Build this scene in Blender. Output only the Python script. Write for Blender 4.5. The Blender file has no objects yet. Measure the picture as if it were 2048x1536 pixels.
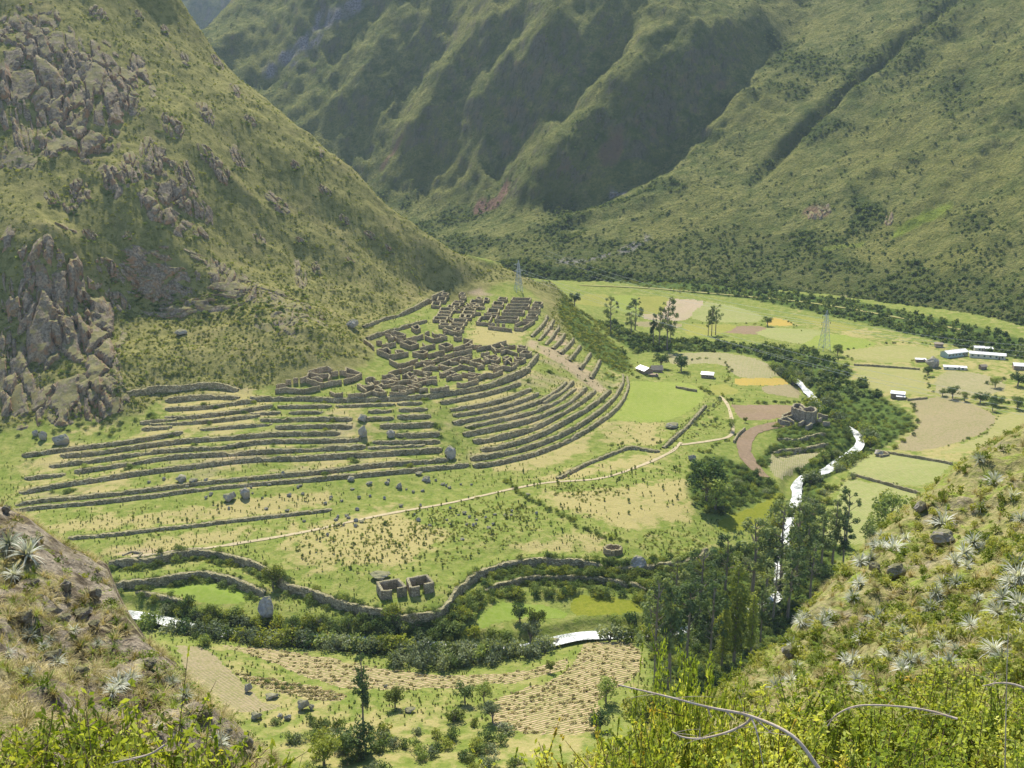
import bpy, math, random
import numpy as np
from mathutils import Vector, Matrix

random.seed(7)
rng = np.random.default_rng(7)
SC = bpy.context.scene
COL = SC.collection
R = math.radians

# ------------------------------------------------------------------ camera, sky, sun, exposure
CAM_Z = 165.0
PITCH = R(15.3)
FPX = 2048.0                       # focal length in photo pixels (photo 2048 x 1536)
cam_d = bpy.data.cameras.new("camera")
cam_d.sensor_width = 36.0
cam_d.lens = 36.0
cam_d.clip_start = 0.3
cam_d.clip_end = 20000
cam = bpy.data.objects.new("camera", cam_d)
COL.objects.link(cam)
cam.location = (0, 0, CAM_Z)
cam.rotation_euler = (R(90) - PITCH, 0, 0)
SC.camera = cam

SUN_AZ, SUN_EL = R(-12), R(51)     # azimuth from +Y towards +X
SUN_V = Vector((math.sin(SUN_AZ) * math.cos(SUN_EL), math.cos(SUN_AZ) * math.cos(SUN_EL), math.sin(SUN_EL)))
W = bpy.data.worlds.new("World")
SC.world = W
W.use_nodes = True
wn = W.node_tree
wn.nodes.clear()
sky = wn.nodes.new("ShaderNodeTexSky")
sky.sky_type = 'NISHITA'
sky.sun_disc = False
sky.sun_elevation = SUN_EL
sky.sun_rotation = SUN_AZ
sky.altitude = 2600
bg = wn.nodes.new("ShaderNodeBackground")
bg.inputs[1].default_value = 0.135
wo = wn.nodes.new("ShaderNodeOutputWorld")
wn.links.new(sky.outputs[0], bg.inputs[0])
wn.links.new(bg.outputs[0], wo.inputs[0])
sun_d = bpy.data.lights.new("sun", 'SUN')
sun_d.energy = 5.0
sun_d.angle = R(0.5)
sun_d.color = (1.0, 0.93, 0.79)
sun = bpy.data.objects.new("sun", sun_d)
COL.objects.link(sun)
sun.location = (0, 300, 600)
sun.rotation_euler = (-SUN_V).to_track_quat('-Z', 'Y').to_euler()

SC.view_settings.view_transform = 'Standard'
SC.view_settings.look = 'None'
SC.view_settings.gamma = 1.0
SC.view_settings.use_curve_mapping = False
SC.view_settings.exposure = 0.8
SC.cycles.use_denoising = True
SC.cycles.max_bounces = 5
SC.cycles.diffuse_bounces = 2
SC.cycles.glossy_bounces = 2
SC.cycles.transmission_bounces = 3
SC.cycles.transparent_max_bounces = 6
SC.cycles.volume_bounces = 0
SC.cycles.caustics_reflective = False
SC.cycles.caustics_refractive = False

# ------------------------------------------------------------------ geometry of the view (only to find where things stand)
CP, SP = math.cos(PITCH), math.sin(PITCH)

def ray(px, py):
    px = np.asarray(px, float); py = np.asarray(py, float)
    u = (px - 1024.0) / FPX
    v = (py - 768.0) / FPX
    return np.stack([u, CP - v * SP, -SP - v * CP], -1)

def at_y(px, py, Y):
    d = ray(px, py)
    return d * (Y / d[..., 1])[..., None] + np.array([0, 0, CAM_Z]) if np.ndim(px) else d * (Y / d[1]) + np.array([0, 0, CAM_Z])

def at_z(px, py, z):
    d = ray(px, py)
    return d * ((z - CAM_Z) / d[2]) + np.array([0, 0, CAM_Z])

# ------------------------------------------------------------------ noise and interpolation
def _hash(ix, iy, s):
    h = (ix.astype(np.int64) * 374761393 + iy.astype(np.int64) * 668265263 + s * 1442695041) & 0xFFFFFFFF
    h = ((h ^ (h >> 13)) * 1274126177) & 0xFFFFFFFF
    return ((h ^ (h >> 16)) & 0xFFFF) / 65535.0

def vnoise(x, y, s=0):
    ix = np.floor(x); iy = np.floor(y)
    fx = x - ix; fy = y - iy
    fx = fx * fx * (3 - 2 * fx); fy = fy * fy * (3 - 2 * fy)
    a = _hash(ix, iy, s); b = _hash(ix + 1, iy, s); c = _hash(ix, iy + 1, s); d = _hash(ix + 1, iy + 1, s)
    return (a + (b - a) * fx) * (1 - fy) + (c + (d - c) * fx) * fy

def fbm(x, y, octv=4, s=0):
    r = 0; a = 0.5; t = 0
    for k in range(octv):
        r = r + a * vnoise(x * 2 ** k + 17.3 * k, y * 2 ** k - 9.1 * k, s + k)
        t += a; a *= 0.5
    return r / t - 0.5

def ridged(x, y, octv=4, s=0):
    r = 0; a = 0.5; t = 0
    for k in range(octv):
        n = 1 - np.abs(2 * vnoise(x * 2 ** k + 5.3 * k, y * 2 ** k + 3.1 * k, s + k) - 1)
        r = r + a * n; t += a; a *= 0.5
    return r / t - 0.5

class TPS:
    def __init__(self, pts, lam=0.02):
        P = np.array(pts, float)
        self.c = P[:, :2].mean(0); self.k = 100.0
        x = (P[:, :2] - self.c) / self.k
        n = len(P)
        K = self._k(x[:, None, :] - x[None, :, :]) + lam * np.eye(n)
        Q = np.c_[np.ones(n), x]
        A = np.zeros((n + 3, n + 3)); A[:n, :n] = K; A[:n, n:] = Q; A[n:, :n] = Q.T
        w = np.linalg.solve(A, np.r_[P[:, 2], 0, 0, 0])
        self.w = w[:n]; self.a = w[n:]; self.x = x
    def _k(self, d):
        r2 = (d ** 2).sum(-1)
        return 0.5 * r2 * np.log(r2 + 1e-9)
    def __call__(self, X, Y):
        q = (np.stack([X.ravel(), Y.ravel()], -1) - self.c) / self.k
        out = np.empty(len(q))
        for i in range(0, len(q), 20000):
            s = q[i:i + 20000]
            out[i:i + 20000] = self._k(s[:, None, :] - self.x[None]) @ self.w + self.a[0] + s @ self.a[1:]
        return out.reshape(X.shape)

class Field:
    """heightfield on a fan of rows (finer near the viewpoint)"""
    def __init__(self, u0, u1, nu, y0, y1, ny):
        self.u0, self.u1, self.nu, self.l0, self.l1, self.ny = u0, u1, nu, math.log(y0), math.log(y1), ny
        self.u = np.linspace(u0, u1, nu); self.Yr = np.exp(np.linspace(self.l0, self.l1, ny))
        self.Y = np.repeat(self.Yr[:, None], nu, 1)
        self.X = self.u[None, :] * self.Y
        self.Z = np.zeros_like(self.X)
    def fill(self, f, step=4):
        """evaluate a smooth function on a coarser fan and spread it"""
        iu = np.unique(np.r_[np.arange(0, self.nu, step), self.nu - 1]); iy = np.unique(np.r_[np.arange(0, self.ny, step), self.ny - 1])
        c = f(self.X[np.ix_(iy, iu)], self.Y[np.ix_(iy, iu)])
        t = np.stack([np.interp(np.arange(self.nu), iu, r) for r in c])
        return np.stack([np.interp(np.arange(self.ny), iy, t[:, k]) for k in range(self.nu)], 1)
    def h(self, X, Y, A=None):
        A = self.Z if A is None else A
        a = np.clip((np.asarray(X) / np.asarray(Y) - self.u0) / (self.u1 - self.u0) * (self.nu - 1), 0, self.nu - 1.001)
        b = np.clip((np.log(np.maximum(Y, 1e-3)) - self.l0) / (self.l1 - self.l0) * (self.ny - 1), 0, self.ny - 1.001)
        i = a.astype(int); j = b.astype(int); fa = a - i; fb = b - j
        return (A[j, i] * (1 - fa) + A[j, i + 1] * fa) * (1 - fb) + (A[j + 1, i] * (1 - fa) + A[j + 1, i + 1] * fa) * fb
    def hit(self, px, py, off=0.0, t0=None, t1=None):
        px = np.atleast_1d(np.asarray(px, float)); py = np.atleast_1d(np.asarray(py, float))
        d = ray(px, py)
        ts = np.exp(np.linspace(math.log(t0 or self.Yr[0] * 1.02), math.log(t1 or self.Yr[-1] * 0.97), 900))
        X = d[:, 0:1] * ts; Y = d[:, 1:2] * ts; Z = CAM_Z + d[:, 2:3] * ts
        g = Z - (self.h(X, Y) + off)
        under = g < 0
        k = np.where(under.any(1), under.argmax(1), len(ts) - 1)
        k = np.maximum(k, 1)
        r = np.arange(len(px))
        g0, g1 = g[r, k - 1], g[r, k]
        f = np.clip(g0 / np.where(np.abs(g0 - g1) < 1e-9, 1, g0 - g1), 0, 1)
        t = ts[k - 1] + (ts[k] - ts[k - 1]) * f
        P = d * t[:, None]; P[:, 2] += CAM_Z
        return P

def seg_dist(X, Y, P):
    """signed distance (left of the line is +), end parameter, for points X,Y to polyline P"""
    A = P[:-1, :2]; B = P[1:, :2]; D = B - A; L2 = (D ** 2).sum(1)
    best = np.full(X.shape, 1e9); sg = np.ones(X.shape); par = np.zeros(X.shape); arc = np.r_[0, np.cumsum(np.sqrt(L2))]
    for k in range(len(A)):
        qx = X - A[k, 0]; qy = Y - A[k, 1]
        t = np.clip((qx * D[k, 0] + qy * D[k, 1]) / L2[k], 0, 1)
        dx = qx - t * D[k, 0]; dy = qy - t * D[k, 1]
        d = np.hypot(dx, dy)
        m = d < best
        best = np.where(m, d, best)
        sg = np.where(m, np.sign(D[k, 0] * qy - D[k, 1] * qx), sg)
        par = np.where(m, arc[k] + t * math.sqrt(L2[k]), par)
    return best, sg, par, arc[-1]

def resample(P, step):
    P = np.asarray(P, float)
    s = np.r_[0, np.cumsum(np.sqrt((np.diff(P[:, :2], axis=0) ** 2).sum(1)))]
    n = max(2, int(s[-1] / step) + 1)
    q = np.linspace(0, s[-1], n)
    return np.stack([np.interp(q, s, P[:, k]) for k in range(P.shape[1])], 1)

def smooth_line(P, n=8):
    """Catmull-Rom through the points"""
    P = np.asarray(P, float)
    Q = np.vstack([2 * P[0] - P[1], P, 2 * P[-1] - P[-2]])
    out = []
    for i in range(1, len(Q) - 2):
        for t in np.linspace(0, 1, n, endpoint=False):
            a, b, c, d = Q[i - 1], Q[i], Q[i + 1], Q[i + 2]
            out.append(0.5 * (2 * b + (c - a) * t + (2 * a - 5 * b + 4 * c - d) * t * t + (3 * b - a - 3 * c + d) * t ** 3))
    out.append(P[-1])
    return np.array(out)

def in_poly(X, Y, P):
    c = np.zeros(X.shape, bool)
    n = len(P)
    for i in range(n):
        x0, y0 = P[i][0], P[i][1]; x1, y1 = P[(i + 1) % n][0], P[(i + 1) % n][1]
        m = ((y0 > Y) != (y1 > Y)) & (X < (x1 - x0) * (Y - y0) / ((y1 - y0) if y1 != y0 else 1e-9) + x0)
        c ^= m
    return c

# ------------------------------------------------------------------ object helpers
def props(o, label=None, cat=None, group=None, kind=None):
    if label: o["label"] = label
    if cat: o["category"] = cat
    if group: o["group"] = group
    if kind or cat: o["kind"] = kind or "thing"
    return o

def mesh_np(name, V, F, mat=None, smooth=True):
    """V (n,3); F: (m,3) or (m,4) int array, or list of such arrays"""
    V = np.ascontiguousarray(V, np.float32)
    Fs = F if isinstance(F, list) else [F]
    me = bpy.data.meshes.new(name)
    me.vertices.add(len(V)); me.vertices.foreach_set("co", V.ravel())
    loops = np.concatenate([np.asarray(f, np.int32).ravel() for f in Fs])
    tot = np.concatenate([np.full(len(f), np.asarray(f).shape[1], np.int32) for f in Fs])
    st = np.r_[0, np.cumsum(tot)[:-1]].astype(np.int32)
    me.loops.add(len(loops)); me.loops.foreach_set("vertex_index", loops)
    me.polygons.add(len(tot)); me.polygons.foreach_set("loop_start", st)
    me.polygons.foreach_set("use_smooth", np.full(len(tot), smooth, bool))
    me.update(calc_edges=True)
    if mat: me.materials.append(mat)
    return me

def link(name, me, loc=(0, 0, 0), rot=(0, 0, 0), scale=(1, 1, 1), parent=None):
    o = bpy.data.objects.new(name, me)
    o.location = loc; o.rotation_euler = rot; o.scale = scale
    if parent: o.parent = parent
    COL.objects.link(o)
    return o

def thing(name, label, cat, loc, group=None, rotz=0.0):
    e = bpy.data.objects.new(name, None)
    e.empty_display_size = 0.5
    COL.objects.link(e)
    e.location = loc; e.rotation_euler = (0, 0, rotz)
    return props(e, label, cat, group)

def copy_tree(src, loc=None, rot=None, scale=None, label=None, group=None):
    r = src.copy(); COL.objects.link(r)
    if loc is not None: r.location = loc
    if rot is not None: r.rotation_euler = rot
    if scale is not None: r.scale = scale
    if label: r["label"] = label
    if group: r["group"] = group
    for ch in list(src.children):
        c = ch.copy(); COL.objects.link(c); c.parent = r
        for g in list(ch.children):
            d = g.copy(); COL.objects.link(d); d.parent = c
    return r

def grid_faces(ny, nu):
    i = np.arange(ny - 1)[:, None] * nu + np.arange(nu - 1)[None, :]
    return np.stack([i, i + 1, i + nu + 1, i + nu], -1).reshape(-1, 4)

def attr(me, name, vals):
    a = me.attributes.new(name, 'FLOAT', 'POINT')
    a.data.foreach_set("value", np.ascontiguousarray(vals, np.float32).ravel())

class MB:
    """collects boxes, tubes and quads into one mesh"""
    def __init__(s): s.v = []; s.q = []; s.n = 0
    def add(s, V, Q):
        s.v.append(np.asarray(V, float)); s.q.append(np.asarray(Q, int) + s.n); s.n += len(V)
    def box(s, c, d, rz=0.0, top=1.0):
        x, y, z = d[0] / 2, d[1] / 2, d[2] / 2
        V = np.array([[-x, -y, -z], [x, -y, -z], [x, y, -z], [-x, y, -z], [-x * top, -y * top, z], [x * top, -y * top, z], [x * top, y * top, z], [-x * top, y * top, z]])
        cz, sz = math.cos(rz), math.sin(rz)
        V = V @ np.array([[cz, sz, 0], [-sz, cz, 0], [0, 0, 1]]) + np.array(c)
        s.add(V, [[0, 3, 2, 1], [4, 5, 6, 7], [0, 1, 5, 4], [1, 2, 6, 5], [2, 3, 7, 6], [3, 0, 4, 7]])
    def tube(s, P, r0, r1=None, n=6):
        P = np.asarray(P, float); m = len(P)
        rr = np.linspace(r0, r0 if r1 is None else r1, m)
        T = np.gradient(P, axis=0); T /= np.linalg.norm(T, axis=1)[:, None] + 1e-9
        V = []
        for k in range(m):
            t = T[k]; a = np.cross(t, [0, 0, 1.0] if abs(t[2]) < 0.9 else [1.0, 0, 0]); a /= np.linalg.norm(a); b = np.cross(t, a)
            for j in range(n):
                w = 2 * math.pi * j / n
                V.append(P[k] + rr[k] * (math.cos(w) * a + math.sin(w) * b))
        Q = []
        for k in range(m - 1):
            for j in range(n):
                Q.append([k * n + j, k * n + (j + 1) % n, (k + 1) * n + (j + 1) % n, (k + 1) * n + j])
        s.add(V, Q)
    def mesh(s, name, mat, smooth=False):
        return mesh_np(name, np.vstack(s.v), np.vstack(s.q), mat, smooth)

# ------------------------------------------------------------------ materials
def mat_new(name):
    m = bpy.data.materials.new(name); m.use_nodes = True
    nt = m.node_tree; nt.nodes.clear()
    return m, nt

def N(nt, t, **k):
    n = nt.nodes.new(t)
    for a, b in k.items(): setattr(n, a, b)
    return n

def mixc(nt, f, a, b, blend='MIX'):
    n = N(nt, "ShaderNodeMix", data_type='RGBA', blend_type=blend)
    for s, v in ((0, f), (6, a), (7, b)):
        if hasattr(v, "links") or hasattr(v, "is_linked"): nt.links.new(v, n.inputs[s])
        else: n.inputs[s].default_value = v if s == 0 else (*v, 1)
    return n.outputs[2]

def math_(nt, op, a, b=None):
    n = N(nt, "ShaderNodeMath", operation=op)
    for s, v in ((0, a), (1, b)):
        if v is None: continue
        if hasattr(v, "is_linked"): nt.links.new(v, n.inputs[s])
        else: n.inputs[s].default_value = v
    return n.outputs[0]

def ramp(nt, f, a, b):
    n = N(nt, "ShaderNodeMapRange", interpolation_type='SMOOTHSTEP')
    nt.links.new(f, n.inputs[0]); n.inputs[1].default_value = a; n.inputs[2].default_value = b
    return n.outputs[0]

def noise(nt, co, scale, detail=4, rough=0.6, stretch=None):
    if stretch:
        mp = N(nt, "ShaderNodeMapping"); nt.links.new(co, mp.inputs[0]); mp.inputs[3].default_value = stretch; co = mp.outputs[0]
    n = N(nt, "ShaderNodeTexNoise"); n.inputs["Scale"].default_value = scale; n.inputs["Detail"].default_value = detail; n.inputs["Roughness"].default_value = rough
    nt.links.new(co, n.inputs["Vector"])
    return n.outputs[0]

def attr_n(nt, name):
    n = N(nt, "ShaderNodeAttribute", attribute_name=name); return n.outputs["Fac"]

def out(nt, col, rough=0.95, bump=None, bstr=0.5, bdist=0.3, spec=0.15):
    b = N(nt, "ShaderNodeBsdfPrincipled")
    if hasattr(col, "is_linked"): nt.links.new(col, b.inputs["Base Color"])
    else: b.inputs["Base Color"].default_value = (*col, 1)
    b.inputs["Roughness"].default_value = rough
    b.inputs["Specular IOR Level"].default_value = spec
    if bump is not None:
        bn = N(nt, "ShaderNodeBump"); bn.inputs["Strength"].default_value = bstr; bn.inputs["Distance"].default_value = bdist
        nt.links.new(bump, bn.inputs["Height"]); nt.links.new(bn.outputs[0], b.inputs["Normal"])
    o = N(nt, "ShaderNodeOutputMaterial"); nt.links.new(b.outputs[0], o.inputs[0])
    return b

def geo_pos(nt):
    return N(nt, "ShaderNodeNewGeometry").outputs["Position"]

# valley ground: lush / dry grass, shrubby slope, soil
def mat_valley():
    m, nt = mat_new("valley_grass")
    p = geo_pos(nt)
    big = noise(nt, p, 0.035, 5, 0.6); mid = noise(nt, p, 0.22, 5, 0.65); fine = noise(nt, p, 1.3, 4, 0.7)
    lush = mixc(nt, ramp(nt, mid, 0.35, 0.65), (0.150, 0.195, 0.036), (0.230, 0.245, 0.066))
    patch = noise(nt, p, 0.55, 5, 0.75)
    lush = mixc(nt, math_(nt, 'MULTIPLY', ramp(nt, patch, 0.5, 0.64), 0.6), lush, (0.088, 0.125, 0.025))
    lush = mixc(nt, math_(nt, 'MULTIPLY', ramp(nt, patch, 0.46, 0.36), 0.45), lush, (0.275, 0.255, 0.10))
    dry = mixc(nt, ramp(nt, fine, 0.3, 0.7), (0.36, 0.30, 0.135), (0.30, 0.275, 0.10))
    dfac = math_(nt, 'ADD', math_(nt, 'MULTIPLY', attr_n(nt, "dry"), 1.0), math_(nt, 'MULTIPLY', math_(nt, 'SUBTRACT', big, 0.47), 1.5))
    dfac = math_(nt, 'ADD', dfac, math_(nt, 'MULTIPLY', math_(nt, 'SUBTRACT', mid, 0.5), 1.9))
    c = mixc(nt, ramp(nt, dfac, 0.2, 0.75), lush, dry)
    # slopes with coarse grass and low scrub
    sl = mixc(nt, ramp(nt, mid, 0.36, 0.62), (0.115, 0.122, 0.034), (0.235, 0.22, 0.075))
    sl = mixc(nt, ramp(nt, fine, 0.45, 0.75), sl, (0.25, 0.23, 0.10))
    sl = mixc(nt, math_(nt, 'MULTIPLY', ramp(nt, big, 0.5, 0.7), 0.5), sl, (0.26, 0.22, 0.10))
    c = mixc(nt, attr_n(nt, "scrub"), c, sl)
    so = mixc(nt, ramp(nt, fine, 0.3, 0.7), (0.30, 0.22, 0.14), (0.42, 0.33, 0.22))
    c = mixc(nt, attr_n(nt, "soil"), c, so)
    dk = mixc(nt, ramp(nt, mid, 0.3, 0.7), (0.045, 0.075, 0.016), (0.10, 0.145, 0.03))
    c = mixc(nt, attr_n(nt, "thick"), c, dk)
    rk = mixc(nt, ramp(nt, mid, 0.3, 0.7), (0.12, 0.105, 0.085), (0.24, 0.22, 0.18))
    c = mixc(nt, attr_n(nt, "rock"), c, rk)
    out(nt, c, 1.0, math_(nt, 'ADD', fine, math_(nt, 'MULTIPLY', mid, 2.0)), 0.7, 0.5, 0.05)
    return m

def mat_field(name, a, b, row=None, rc=None, sc=0.5, bstr=0.4):
    m, nt = mat_new(name)
    p = geo_pos(nt)
    f = noise(nt, p, sc, 5, 0.7); g = noise(nt, p, 0.06, 3, 0.5)
    c = mixc(nt, ramp(nt, f, 0.35, 0.65), a, b)
    c = mixc(nt, math_(nt, 'MULTIPLY', ramp(nt, g, 0.4, 0.7), 0.35), c, (0.5 * (a[0] + b[0]) * 0.8, 0.5 * (a[1] + b[1]) * 0.95, 0.5 * (a[2] + b[2]) * 0.6))
    h = f
    if row:
        mp = N(nt, "ShaderNodeMapping"); nt.links.new(p, mp.inputs[0]); mp.inputs[2].default_value = (0, 0, row[1])
        w = N(nt, "ShaderNodeTexWave"); w.inputs["Scale"].default_value = row[0]; w.inputs["Distortion"].default_value = 1.6; w.inputs["Detail"].default_value = 2; w.inputs["Detail Scale"].default_value = 1.5
        nt.links.new(mp.outputs[0], w.inputs[0])
        n2 = noise(nt, p, 0.8, 3, 0.7)
        wf = math_(nt, 'MULTIPLY', ramp(nt, w.outputs[1], 0.35, 0.8), ramp(nt, n2, 0.35, 0.6))
        c = mixc(nt, wf, c, rc)
        h = w.outputs[1]
    out(nt, c, 1.0, h, bstr, 0.3, 0.05)
    return m

def mat_mountain():
    m, nt = mat_new("mountain_grass")
    g = N(nt, "ShaderNodeNewGeometry"); p = g.outputs["Position"]
    big = noise(nt, p, 0.012, 5, 0.6); mid = noise(nt, p, 0.06, 6, 0.68); fine = noise(nt, p, 0.4, 4, 0.7)
    c = mixc(nt, ramp(nt, mid, 0.38, 0.62), (0.125, 0.155, 0.042), (0.265, 0.265, 0.088))
    c = mixc(nt, math_(nt, 'MULTIPLY', ramp(nt, big, 0.42, 0.62), 0.55), c, (0.27, 0.26, 0.075))
    c = mixc(nt, math_(nt, 'MULTIPLY', ramp(nt, fine, 0.45, 0.6), 0.5), c, (0.075, 0.115, 0.03))
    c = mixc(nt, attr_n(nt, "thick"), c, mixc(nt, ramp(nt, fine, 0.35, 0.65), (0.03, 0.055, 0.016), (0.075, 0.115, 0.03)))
    sx = N(nt, "ShaderNodeSeparateXYZ"); nt.links.new(g.outputs["True Normal"], sx.inputs[0])
    streak = noise(nt, p, 0.07, 5, 0.7, (1.0, 1.0, 0.25))
    st = math_(nt, 'ADD', sx.outputs[2], math_(nt, 'MULTIPLY', math_(nt, 'SUBTRACT', streak, 0.5), 0.55))
    rockf = math_(nt, 'SUBTRACT', 1.0, ramp(nt, st, 0.30, 0.56))
    rk = mixc(nt, ramp(nt, fine, 0.3, 0.7), (0.11, 0.098, 0.075), (0.25, 0.22, 0.17))
    rk = mixc(nt, ramp(nt, mid, 0.52, 0.66), rk, (0.23, 0.165, 0.115))
    fs = noise(nt, p, 0.16, 6, 0.75, (1.0, 1.0, 0.18))
    rk = mixc(nt, ramp(nt, fs, 0.5, 0.62), rk, (0.07, 0.075, 0.04))
    c = mixc(nt, math_(nt, 'MULTIPLY', rockf, 0.7), c, rk)
    c = mixc(nt, attr_n(nt, "pale"), c, mixc(nt, ramp(nt, fine, 0.35, 0.6), (0.17, 0.155, 0.14), (0.36, 0.34, 0.31)))
    c = mixc(nt, attr_n(nt, "soil"), c, (0.25, 0.16, 0.11))
    c = mixc(nt, attr_n(nt, "lime"), c, (0.24, 0.30, 0.05))
    out(nt, c, 1.0, math_(nt, 'ADD', math_(nt, 'ADD', math_(nt, 'MULTIPLY', mid, 3.0), fine), math_(nt, 'MULTIPLY', fs, 2.5)), 1.0, 3.0, 0.05)
    return m

def mat_rock(name, a, b, c3, sc=0.6):
    m, nt = mat_new(name)
    t = N(nt, "ShaderNodeTexCoord").outputs["Object"]
    oi = N(nt, "ShaderNodeObjectInfo")
    off = N(nt, "ShaderNodeVectorMath", operation='ADD'); nt.links.new(t, off.inputs[0]); nt.links.new(oi.outputs["Location"], off.inputs[1])
    p = off.outputs[0]
    f = noise(nt, p, sc * 3, 6, 0.7); g = noise(nt, p, sc, 4, 0.6); v = noise(nt, p, sc * 1.2, 4, 0.65, (1, 1, 0.3))
    c = mixc(nt, ramp(nt, f, 0.35, 0.65), a, b)
    c = mixc(nt, math_(nt, 'MULTIPLY', ramp(nt, g, 0.5, 0.64), 0.75), c, c3)
    c = mixc(nt, math_(nt, 'MULTIPLY', ramp(nt, v, 0.55, 0.7), 0.6), c, (a[0] * 0.35, a[1] * 0.36, a[2] * 0.34))
    sx = N(nt, "ShaderNodeSeparateXYZ"); nt.links.new(N(nt, "ShaderNodeNewGeometry").outputs["Normal"], sx.inputs[0])
    c = mixc(nt, math_(nt, 'MULTIPLY', ramp(nt, math_(nt, 'ADD', sx.outputs[2], math_(nt, 'MULTIPLY', math_(nt, 'SUBTRACT', g, 0.5), 1.2)), 0.62, 0.85), 0.75), c, (0.17, 0.17, 0.06))
    und = math_(nt, 'MULTIPLY', math_(nt, 'SUBTRACT', 1.0, ramp(nt, sx.outputs[2], 0.0, 0.45)), ramp(nt, g, 0.42, 0.6))
    c = mixc(nt, math_(nt, 'MULTIPLY', und, 0.6), c, c3)
    out(nt, c, 0.95, math_(nt, 'ADD', f, v), 0.8, 0.35, 0.15)
    return m

def mat_masonry(name, a, b, sc=1.6):
    m, nt = mat_new(name)
    t = N(nt, "ShaderNodeTexCoord").outputs["Object"]
    mp = N(nt, "ShaderNodeMapping"); nt.links.new(t, mp.inputs[0]); mp.inputs[3].default_value = (1, 1, 1.7)
    vo = N(nt, "ShaderNodeTexVoronoi"); vo.inputs["Scale"].default_value = sc; nt.links.new(mp.outputs[0], vo.inputs["Vector"])
    ve = N(nt, "ShaderNodeTexVoronoi", feature='DISTANCE_TO_EDGE'); ve.inputs["Scale"].default_value = sc; nt.links.new(mp.outputs[0], ve.inputs["Vector"])
    bw = N(nt, "ShaderNodeRGBToBW"); nt.links.new(vo.outputs["Color"], bw.inputs[0])
    big = noise(nt, t, 0.25, 4, 0.6)
    c = mixc(nt, bw.outputs[0], a, b)
    c = mixc(nt, math_(nt, 'MULTIPLY', ramp(nt, big, 0.45, 0.65), 0.5), c, (0.13, 0.135, 0.06))
    e = ramp(nt, ve.outputs["Distance"], 0.0, 0.09)
    c = mixc(nt, e, (a[0] * 0.3, a[1] * 0.3, a[2] * 0.28), c)
    sx = N(nt, "ShaderNodeSeparateXYZ"); nt.links.new(N(nt, "ShaderNodeNewGeometry").outputs["Normal"], sx.inputs[0])
    c = mixc(nt, math_(nt, 'MULTIPLY', ramp(nt, sx.outputs[2], 0.6, 0.95), 0.65), c, mixc(nt, big, (0.21, 0.22, 0.09), (0.33, 0.30, 0.18)))
    out(nt, c, 0.95, math_(nt, 'ADD', e, math_(nt, 'MULTIPLY', bw.outputs[0], 0.8)), 0.7, 0.15, 0.1)
    return m

def mat_leaf(name, a, b, tip=None, trans=0.3, var=0.5):
    m, nt = mat_new(name)
    oi = N(nt, "ShaderNodeObjectInfo")
    t = N(nt, "ShaderNodeTexCoord").outputs["Object"]
    n = noise(nt, t, 1.1, 3, 0.6)
    f = math_(nt, 'ADD', math_(nt, 'MULTIPLY', n, 0.9), math_(nt, 'MULTIPLY', math_(nt, 'SUBTRACT', oi.outputs["Random"], 0.5), var * 2))
    c = mixc(nt, ramp(nt, f, 0.15, 0.8), a, b)
    if tip:
        n2 = noise(nt, t, 2.3, 2, 0.5)
        c = mixc(nt, math_(nt, 'MULTIPLY', ramp(nt, n2, 0.55, 0.7), ramp(nt, oi.outputs["Random"], 0.3, 0.6)), c, tip)
    d = N(nt, "ShaderNodeBsdfDiffuse"); nt.links.new(c, d.inputs[0])
    tr = N(nt, "ShaderNodeBsdfTranslucent")
    c2 = mixc(nt, 1.0, c, (1.0, 1.0, 0.45), 'MULTIPLY'); nt.links.new(c2, tr.inputs[0])
    g = N(nt, "ShaderNodeBsdfGlossy"); g.inputs["Roughness"].default_value = 0.6; g.inputs[0].default_value = (0.8, 0.85, 0.8, 1)
    mx = N(nt, "ShaderNodeMixShader"); mx.inputs[0].default_value = trans
    nt.links.new(d.outputs[0], mx.inputs[1]); nt.links.new(tr.outputs[0], mx.inputs[2])
    mg = N(nt, "ShaderNodeMixShader"); mg.inputs[0].default_value = 0.012
    nt.links.new(mx.outputs[0], mg.inputs[1]); nt.links.new(g.outputs[0], mg.inputs[2])
    o = N(nt, "ShaderNodeOutputMaterial"); nt.links.new(mg.outputs[0], o.inputs[0])
    return m

def mat_plain(name, a, b=None, rough=0.8, sc=1.5, spec=0.2):
    m, nt = mat_new(name)
    t = N(nt, "ShaderNodeTexCoord").outputs["Object"]
    f = noise(nt, t, sc, 5, 0.65)
    c = mixc(nt, ramp(nt, f, 0.3, 0.7), a, b or tuple(x * 0.8 for x in a))
    out(nt, c, rough, f, 0.25, 0.05, spec)
    return m

def mat_water():
    m, nt = mat_new("white_water")
    p = geo_pos(nt)
    f = noise(nt, p, 1.3, 6, 0.75); g = noise(nt, p, 0.15, 3, 0.5)
    k = ramp(nt, math_(nt, 'ADD', math_(nt, 'MULTIPLY', f, 0.7), math_(nt, 'MULTIPLY', g, 0.5)), 0.46, 0.76)
    c = mixc(nt, k, (0.13, 0.16, 0.14), (0.86, 0.87, 0.86))
    b = out(nt, c, 0.18, f, 0.6, 0.5, 0.5)
    rr = math_(nt, 'ADD', 0.22, math_(nt, 'MULTIPLY', k, 0.5)); nt.links.new(rr, b.inputs["Roughness"])
    return m

def mat_roof(name, a):
    m, nt = mat_new(name)
    t = N(nt, "ShaderNodeTexCoord").outputs["Object"]
    w = N(nt, "ShaderNodeTexWave"); w.inputs["Scale"].default_value = 2.0; nt.links.new(t, w.inputs[0])
    f = noise(nt, t, 0.6, 4, 0.6)
    c = mixc(nt, math_(nt, 'MULTIPLY', ramp(nt, f, 0.45, 0.7), 0.5), a, (a[0] * .72, a[1] * .62, a[2] * .52))
    out(nt, c, 0.35, w.outputs[1], 0.3, 0.05, 0.5)
    return m

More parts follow.
